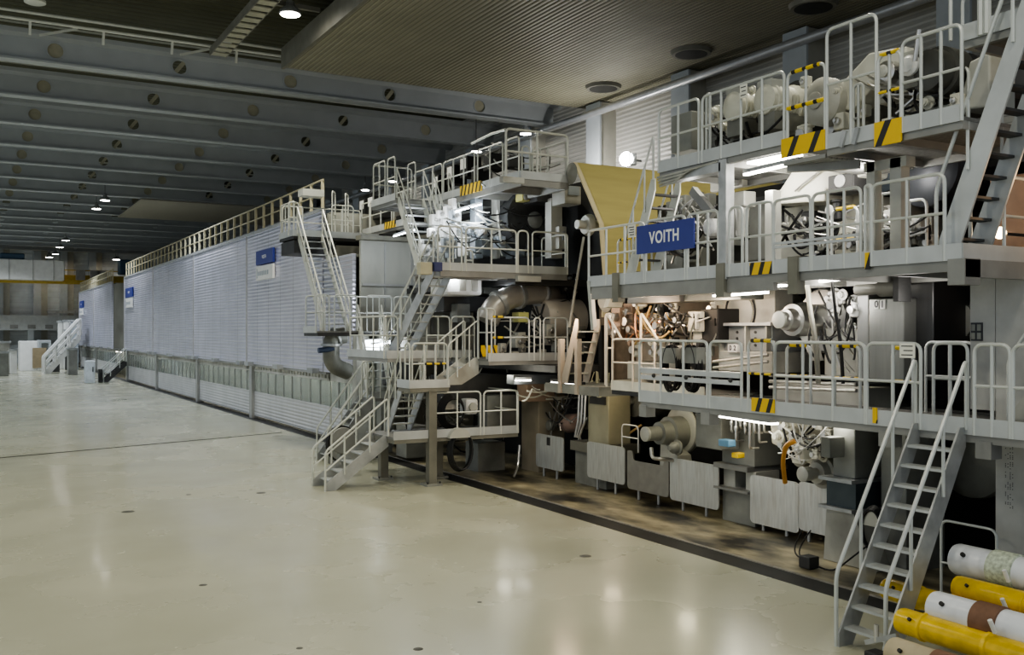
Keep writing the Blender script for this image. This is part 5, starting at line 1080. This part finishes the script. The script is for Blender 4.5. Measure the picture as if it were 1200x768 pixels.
for k, (px, py, w, h, m) in enumerate(((473, 262, 18, 22, black_m), (424, 245, 6, 22, black_m), (434, 242, 7, 24, black_m), (441, 248, 9, 16, dark_m), (527, 205, 8, 22, black_m), (543, 196, 9, 24, black_m), (556, 205, 8, 20, dark_m), (570, 190, 8, 20, black_m), (593, 190, 8, 14, dark_m), (510, 216, 8, 20, black_m))):
    X = 13.5; 
    tt, a, b_, z0, z1 = mbox('switch_cabinet', 'black cabinet behind the high walkway rail, number %s from the left' % ['zero', 'one', 'two', 'three', 'five', 'six', 'seven', 'eight', 'nine', 'four'][k] if 0 else ['black cabinet beside the cool lamp under the rear high walkway', 'black cabinet with pale top at the far end of the rear high walkway', 'second black cabinet from the far end of the rear high walkway', 'low dark cabinet behind the rear high walkway rail', 'black cabinet behind the highest walkway rail left of the notice', 'black cabinet with a white notice behind the highest walkway rail', 'dark cabinet above the yellow plate of the highest walkway', 'black cabinet near the corner of the highest walkway', 'small dark cabinet at the front end of the highest walkway', 'leftmost black cabinet of the highest walkway'][k], 'cabinet', px - w / 2, px + w / 2, py - h / 2, py + h / 2, X, .5, m)
    if k in (1, 2, 4, 5, 9): MB().box(X - .012, X, a + .08, b_ - .08, z1 - .38, z1 - .05).build('notice', white_m, tt)
yh('grey hose on the highest middle walkway', 'grey hoses on the highest walkway', 512, 660, 165, 215, 23.6, 3, 12, mgrey_m, 75); 
# below operating deck: white box, elbow pipe, big roll
tt, a, b_ = ybox('machine_housing', 'bright white housing with two windows under the operating deck', 'housing', 524, 566, 324, 347, 24.7, 1.2, white_m, .1)
for p in (542, 556): x = XonY(p, 24.7); MB().box(x - .1, x + .1, 24.66, 24.7, a.z - .4, a.z - .08).build('window', mlight_m, tt)
ybox('machine_block', 'grey block right of the white housing under the deck', 'machine', 567, 590, 322, 345, 25.4, .8, mgrey_m)
ybox('machine_block', 'long dark box under the white housing', 'machine', 520, 575, 347, 366, 25.6, 1, dark_m)
ybox('frame_column', 'grey stub column below the white housing', 'column', 536, 551, 356, 378, 25.2, .5, mgrey_m)
t = thing('elbow_pipe', 'large grey steel elbow pipe with flange rings under the operating deck', 'pipe', W(600, 350, Y=24.2))
P = fillet([W(571, 377, Y=24.0), W(578, 360, Y=24.0), W(600, 347, Y=24.0), W(634, 342, Y=24.2), W(660, 352, Y=25.5)], .7, 6)
MB().tube(P, .33, 24).build('pipe', mat('elbow_steel', (.52, .50, .46), .35, .4, .1, 2), t)
for k in (7, 13, 18):
    k = min(k, len(P) - 2); d = (P[k + 1] - P[k]).normalized(); MB().lathe(P[k], d, [(-.06, .33), (-.06, .40), (.06, .40), (.06, .33)], 24).build('flange', gal_m, t)
q = W(633, 374, Y=24.2)
t = thing('roll', 'big pale roll with spoked end behind the middle deck rails', 'roll', q)
MB().lathe(q, (1, 0, 0), [(0, .5), (0, .56), (.05, .6), (3.6, .6)], 44).build('shell', mat('roll_pale', (.55, .50, .43), .5, .1, .1, 2), t)
MB().lathe(q - V((.02, 0, 0)), (1, 0, 0), [(0, .1), (.02, .16), (.06, .16)], 20).build('hub', dark_m, t); MB().lathe(q + V((.03, 0, 0)), (1, 0, 0), [(0, .5), (.02, .5)], 32).build('end_disc', mgrey_m, t)
for j in range(6): MB().bar(q + V((0, .12 * math.cos(j * PI / 3), .12 * math.sin(j * PI / 3))), q + V((0, .5 * math.cos(j * PI / 3), .5 * math.sin(j * PI / 3))), .06, .06).build('spoke', dark_m, t)
ybox('machine_block', 'yellow taped pale box above the left end of the middle deck', 'machine', 608, 620, 366, 378, 23.6, .4, mat('yellow_tape', (.62, .62, .25), .5))
yh('black hose around the big pale roll', 'black hoses around the roll', 585, 690, 330, 415, 23.6, .8, 16, black_m, 81); yh('pale pipe around the big pale roll', 'pale pipes around the roll', 580, 690, 360, 415, 23.4, .6, 14, mlight_m, 82, (.015, .03), (0, .1))
yv('pale valve on the middle deck', 'valves on the middle deck', 585, 690, 385, 420, 23.2, .6, 16, mlight_m, 83); yv('grey valve below the operating deck', 'valves below the operating deck', 630, 690, 322, 345, 24.0, .6, 12, dark_m, 84)
ybox('machine_beam', 'long dark beam under the middle deck', 'beam', 602, 676, 440, 449, 22.6, .4, mat('beam_blue', (.16, .17, .18), .5, .2))
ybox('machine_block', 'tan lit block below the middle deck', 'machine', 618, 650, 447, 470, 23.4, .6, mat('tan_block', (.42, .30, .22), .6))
yh('tan lit pipe below the middle deck', 'pipes below the middle deck', 600, 690, 440, 470, 22.6, .6, 10, cream_m, 85, (.015, .03), (0, .15))
# low landing machinery
tt, a, b_ = ybox('motor_box', 'white round motor on the low landing', 'motor', 546, 561, 468, 486, 24.0, .45, white_m, .08); MB().lathe(((a.x + b_.x) / 2, 23.98, (a.z + b_.z) / 2), (0, -1, 0), [(0, .12), (.06, .12)], 16).build('cap', mlight_m, tt)
t = thing('hose_coil', 'black hose coils hanging behind the low landing rail', 'hose', W(532, 485, Y=23.8)); q = W(532, 483, Y=23.8)
for k in range(6): MB().tube([q + V(((.3 + .02 * k) * math.cos(2 * PI * j / 26), .04 * k, (.36 + .025 * k) * math.sin(2 * PI * j / 26))) for j in range(26)], .025, 6, True).build('hose_loop', black_m, t)
MB().box(q.x - .2, q.x + .2, q.y + .25, q.y + .4, q.z + .05, q.z + .4).build('hanger_plate', mlight_m, t)
ybox('machine_block', 'dark machine block behind the low landing rail', 'machine', 520, 600, 440, 470, 24.6, .9, dark_m); ybox('machine_block', 'dim grey block at the right end of the low landing', 'machine', 571, 605, 464, 505, 24.2, .6, mgrey_m)
ybox('frame_pillar', 'grey foot pillar under the low landing', 'pillar', 560, 592, 520, 556, 24.6, .8, mgrey_m); ybox('frame_pillar', 'dim foot block below the rear deck', 'pillar', 476, 500, 500, 536, 27.5, .8, mgrey_m)
ybox('machine_block', 'grey machine block behind the rear deck stairs', 'machine', 478, 530, 395, 412, 27.6, .6, mlight_m); ybox('machine_block', 'dim grey body between the rear tower and the rear deck', 'machine', 452, 482, 400, 450, 29.6, .8, dark_m)
yh('black hose under the low landing', 'black hoses under the low landing', 460, 600, 440, 540, 25.2, 1.0, 14, black_m, 91); yh('grey pipe under the rear deck', 'grey pipes under the rear deck', 455, 600, 425, 530, 25.0, 1.0, 16, mgrey_m, 92, (.02, .04), (0, .1))
for px, py, lab in ((486, 420, 'slanted pale strut below the rear deck, left one'), (500, 420, 'slanted pale strut below the rear deck, right one')):
    o = MB().bar(W(px, 405, Y=25.2), W(px + (12 if px < 490 else -6), 446, Y=25.2), .07, .07).build('strut', railw_m); tag(o, lab, 'strut')
o = MB().tube([W(667, 384, Y=20.8), W(684, 278, Y=21.0)], .035).build('strut', mgrey_m); tag(o, 'long thin sloping rod between the pale roll and the felt web', 'rod')
o = MB().tube(fillet([(13.3, 23, .9), (13.2, 22.9, .35), (12.9, 22.6, .12)], .2), .035).build('pipe', steel_m); tag(o, 'bent white pipe at the floor right of the low landing', 'pipe')
# warm lit connection to the press section
stairs('warm lit broad ladder between the felt web and the press walkway', (13.2, 20.1, 2.75), (13.2, 19.45, 4.3), .6, 5, mat('warm_stringer', (.40, .35, .29), .5), cream_m, sd=.2, rails=(0, 0), tread_d=.14)
N = platform('platform', 'warm lit connecting platform with cream rails left of the hose tangle', 12.9, 14.4, 14.9, 18.1, 2.75, 'WN', beam=dark_m, toe_mat=cream_m)
cr = mat('rail_warm', (.72, .66, .56), .4, .1, .05)
guardrail(N, (12.9, 18.05), (12.9, 16.5), 2.75, 1.1, 1, cr); guardrail(N, (13.3, 18.9), (13.3, 18.6), 2.75, 1.7, 0, cr)
for y0 in (18.2, 16.9):
    MB().tube(fillet([(12.95, y0 + .15, 2.75), (12.95, y0 + .15, 4.45), (12.95, y0 - .45, 3.85)], .1), .028).build('handrail', cr, N)
MB().box(12.9, 14.3, 18.6, 21, 2.5, 2.72).build('support_beam', mgrey_m, N)
for yy in (20.25, 19.5): MB().box(12.85, 12.98, yy - .06, yy + .06, 2.5, 3.85).build('post', MATS['warm_stringer'], N)
o = MB().poly([W(694, 345, X=12.9), W(718, 341, X=12.9), W(712, 360, X=12.9), W(707, 361, X=12.9), W(711, 347, X=12.9)], (.4, 0, 0)).build('bracket', cream_m); tag(o, 'lit cream bracket under the left end of the middle walkway', 'bracket')
rollend('dark coupling under the left end of the middle walkway', 706, 352, 13.6, [(0, .2), (.1, .3), (.4, .3)], mgrey_m, None, rollr=.3, rollm=dark_m, cat='coupling')
# ================================================================ SPARE SHAFTS bottom right
t = thing('shaft_rack', 'low grey floor rack carrying the spare shafts', 'rack', (10.3, 6.3, 0))
for y in (6.45, 3.5):
    MB().box(9.2, 11.4, y - .07, y + .07, .32, .44).build('cross_bar', gal_m, t)
    for x in (9.25, 10.45, 11.35): MB().box(x - .05, x + .05, y - .06, y + .06, 0, .95 if x > 11 else (.6 if x > 10 else .44)).build('post', gal_m, t)
    MB().box(10.9, 11.4, y - .06, y + .06, .55, .66).build('cross_bar', gal_m, t)
def shaft(lab, px, py, X, r, L, m, px2=None, rings=(), stub=True, tip=None):
    q = W(px, py, X=X); t = thing('spare_shaft', lab, 'shaft', q)
    MB().lathe(q, (0, -1, 0), [(0, r * .8), (0, r * .93), (.04, r), (L, r)], 28).build('tube', m, t)
    MB().lathe(q + V((0, .012, 0)), (0, -1, 0), [(0, r * .8), (.012, r * .85)], 24).build('end_cap', tip or mlight_m, t)
    MB().lathe(q + V((-r * .8, -.22, r * .5)), (-.85, 0, .53), [(0, .14 * r), (r * .25, .14 * r)], 10).build('hole', black_m, t)
    for d, w, mm in rings: MB().lathe(q + V((0, -d, 0)), (0, -1, 0), [(0, r * 1.01), (.01, r * 1.1), (w - .01, r * 1.1), (w, r * 1.01)], 28).build('wrap', mm, t)
    return q
shaft('white spare shaft with pale green wrap, upper one by the column', 1121, 655, 11.1, .2, 4, whiteshaft_m, rings=((.52, .34, green_m),))
shaft('yellow spare shaft with cream tip under the green wrapped white one', 1122, 688, 10.75, .145, 4, yelshaft_m, tip=cream_m, rings=((.9, .03, yellow_m),))
shaft('yellow spare shaft passing behind the foot of the ladder stair', 1038, 690, 10.5, .14, 4, yelshaft_m, rings=((.5, .04, yellow_m), (.95, .04, yellow_m)))
shaft('white spare shaft with brown band, nearest of the white ones', 1095, 711, 9.75, .185, 4, whiteshaft_m, rings=((.55, .32, brown_m),))
shaft('yellow spare shaft lowest and nearest on the rack', 1056, 727, 9.55, .15, 2.2, yelshaft_m, rings=((.3, .05, yellow_m), (1.1, .06, yellow_m)))
shaft('tan wrapped short shaft at the bottom edge beside the ladder foot', 1046, 764, 9.05, .17, 1.4, mat('tan_shaft', (.42, .36, .24), .6, 0, .15), rings=((.55, .3, brown_m),))
for (px, py, X, lab) in ((1182, 682, 10.85, 'small white pin on the green wrapped white shaft'), (1166, 742, 9.5, 'small white pin on the brown banded white shaft'), (1180, 716, 10.4, 'small white pin between the yellow and white shafts')):
    q = W(px, py, X=X); o = MB().cyl(q, q + V((-.06, .02, .14)), .025, 10).build('pin', white_m); tag(o, lab, 'pin')
q = W(1027, 762, X=9.4)
t = thing('hydraulic_jack', 'dark lifting clamp on the floor at the ladder foot', 'jack', q)
bev(MB().box(q.x - .1, q.x + .1, q.y - .1, q.y + .1, 0, .22).build('body', dark_m, t)); MB().bar(q + V((0, .15, .05)), q + V((0, -.3, .25)), .05, .06).build('arm', gal_m, t); MB().cyl(q + V((0, 0, .1)), q + V((0, 0, .3)), .03).build('piston', steel_m, t)
# ================================================================ LIGHT
w = bpy.data.worlds.new('world'); scene.world = w; w.use_nodes = True
w.node_tree.nodes['Background'].inputs[0].default_value = (.84, .92, 1.0, 1); w.node_tree.nodes['Background'].inputs[1].default_value = .6
def light(kind, loc, power, col=(1, 1, 1), size=.5, target=None, spot=2.2, size_y=None):
    l = bpy.data.lights.new(kind.lower() + '_light', kind); l.energy = power; l.color = col
    o = bpy.data.objects.new(kind.lower() + '_light', l); COL.objects.link(o); o.location = loc
    if kind == 'AREA':
        l.size = size
        if size_y: l.shape = 'RECTANGLE'; l.size_y = size_y
    else: l.shadow_soft_size = size
    if kind == 'SPOT': l.spot_size = spot; l.spot_blend = .6
    if kind in ('SPOT', 'AREA'):
        d = V(target) - V(loc) if target is not None else V((0, 0, -1)); o.rotation_euler = d.to_track_quat('-Z', 'Y').to_euler()
    return o
warm = (1, .96, .80); cool = (.86, .93, 1)
for x, y, p, c in ((9.6, 32, 2600, warm), (9.5, 55, 3000, cool), (9.5, 80, 3000, cool), (9.5, 105, 3000, cool), (13.2, 13, 1500, warm), (9, 3.5, 1100, warm), (2, 8, 1200, warm), (1, 26, 1600, warm), (-6, 16, 2200, warm), (-4, 44, 3200, cool), (-4, 70, 3600, cool), (-4, 100, 4000, cool), (2, 118, 5000, cool), (18, 15.5, 1700, warm)):  # besides the pendant row, unseen spots added to brighten floor, hood, web and shafts
    light('SPOT', (x, y, 13.3 if x == 9.5 else 14.4), p, c, .5, (x, y, 0), 2.5)
for loc, p, c, s in (((12.6, 16.3, 4.5), 70, (1, .74, .5), .25), ((12.8, 14.3, 4.5), 45, (1, .80, .62), .2), ((12.6, 11.6, 4.55), 34, (1, .95, .88), .2), ((12.7, 9.9, 4.5), 16, (1, .96, .9), .2), ((12.6, 19.6, 4.4), 60, (1, .74, .5), .2), ((13.1, 14.2, 2.4), 16, (1, .92, .70), .2), ((13.2, 11.8, 2.45), 22, (1, .97, .86), .2), ((13.8, 19.3, 2.45), 26, (1, .82, .55), .2), ((13.9, 16.6, 2.4), 18, (1, .90, .62), .2), ((12.3, 12.5, 6.55), 60, (1, .96, .88), .2), ((12.5, 10.6, 6.5), 45, (1, .96, .9), .2), ((12.6, 14.8, 6.4), 30, (1, .96, .9), .2), ((13.0, 24.9, 7.4), 90, cool, .25), ((11.8, 25.5, 7.2), 40, cool, .25), ((12.6, 28.8, 6.9), 60, cool, .25), ((11.9, 29.0, 3.7), 50, cool, .2), ((13.4, 24.1, 5.2), 45, cool, .2), ((12.8, 22.9, 2.9), 20, warm, .2), ((23.6, 35.5, 11.2), 350, (1, .98, .95), .2), ((13.1, 7.2, 5.8), 25, (1, .65, .35), .1)):
    light('POINT', loc, p, c, s)
scene.view_settings.view_transform = 'AgX'
scene.view_settings.look = 'AgX - Medium High Contrast'
scene.view_settings.exposure = .12
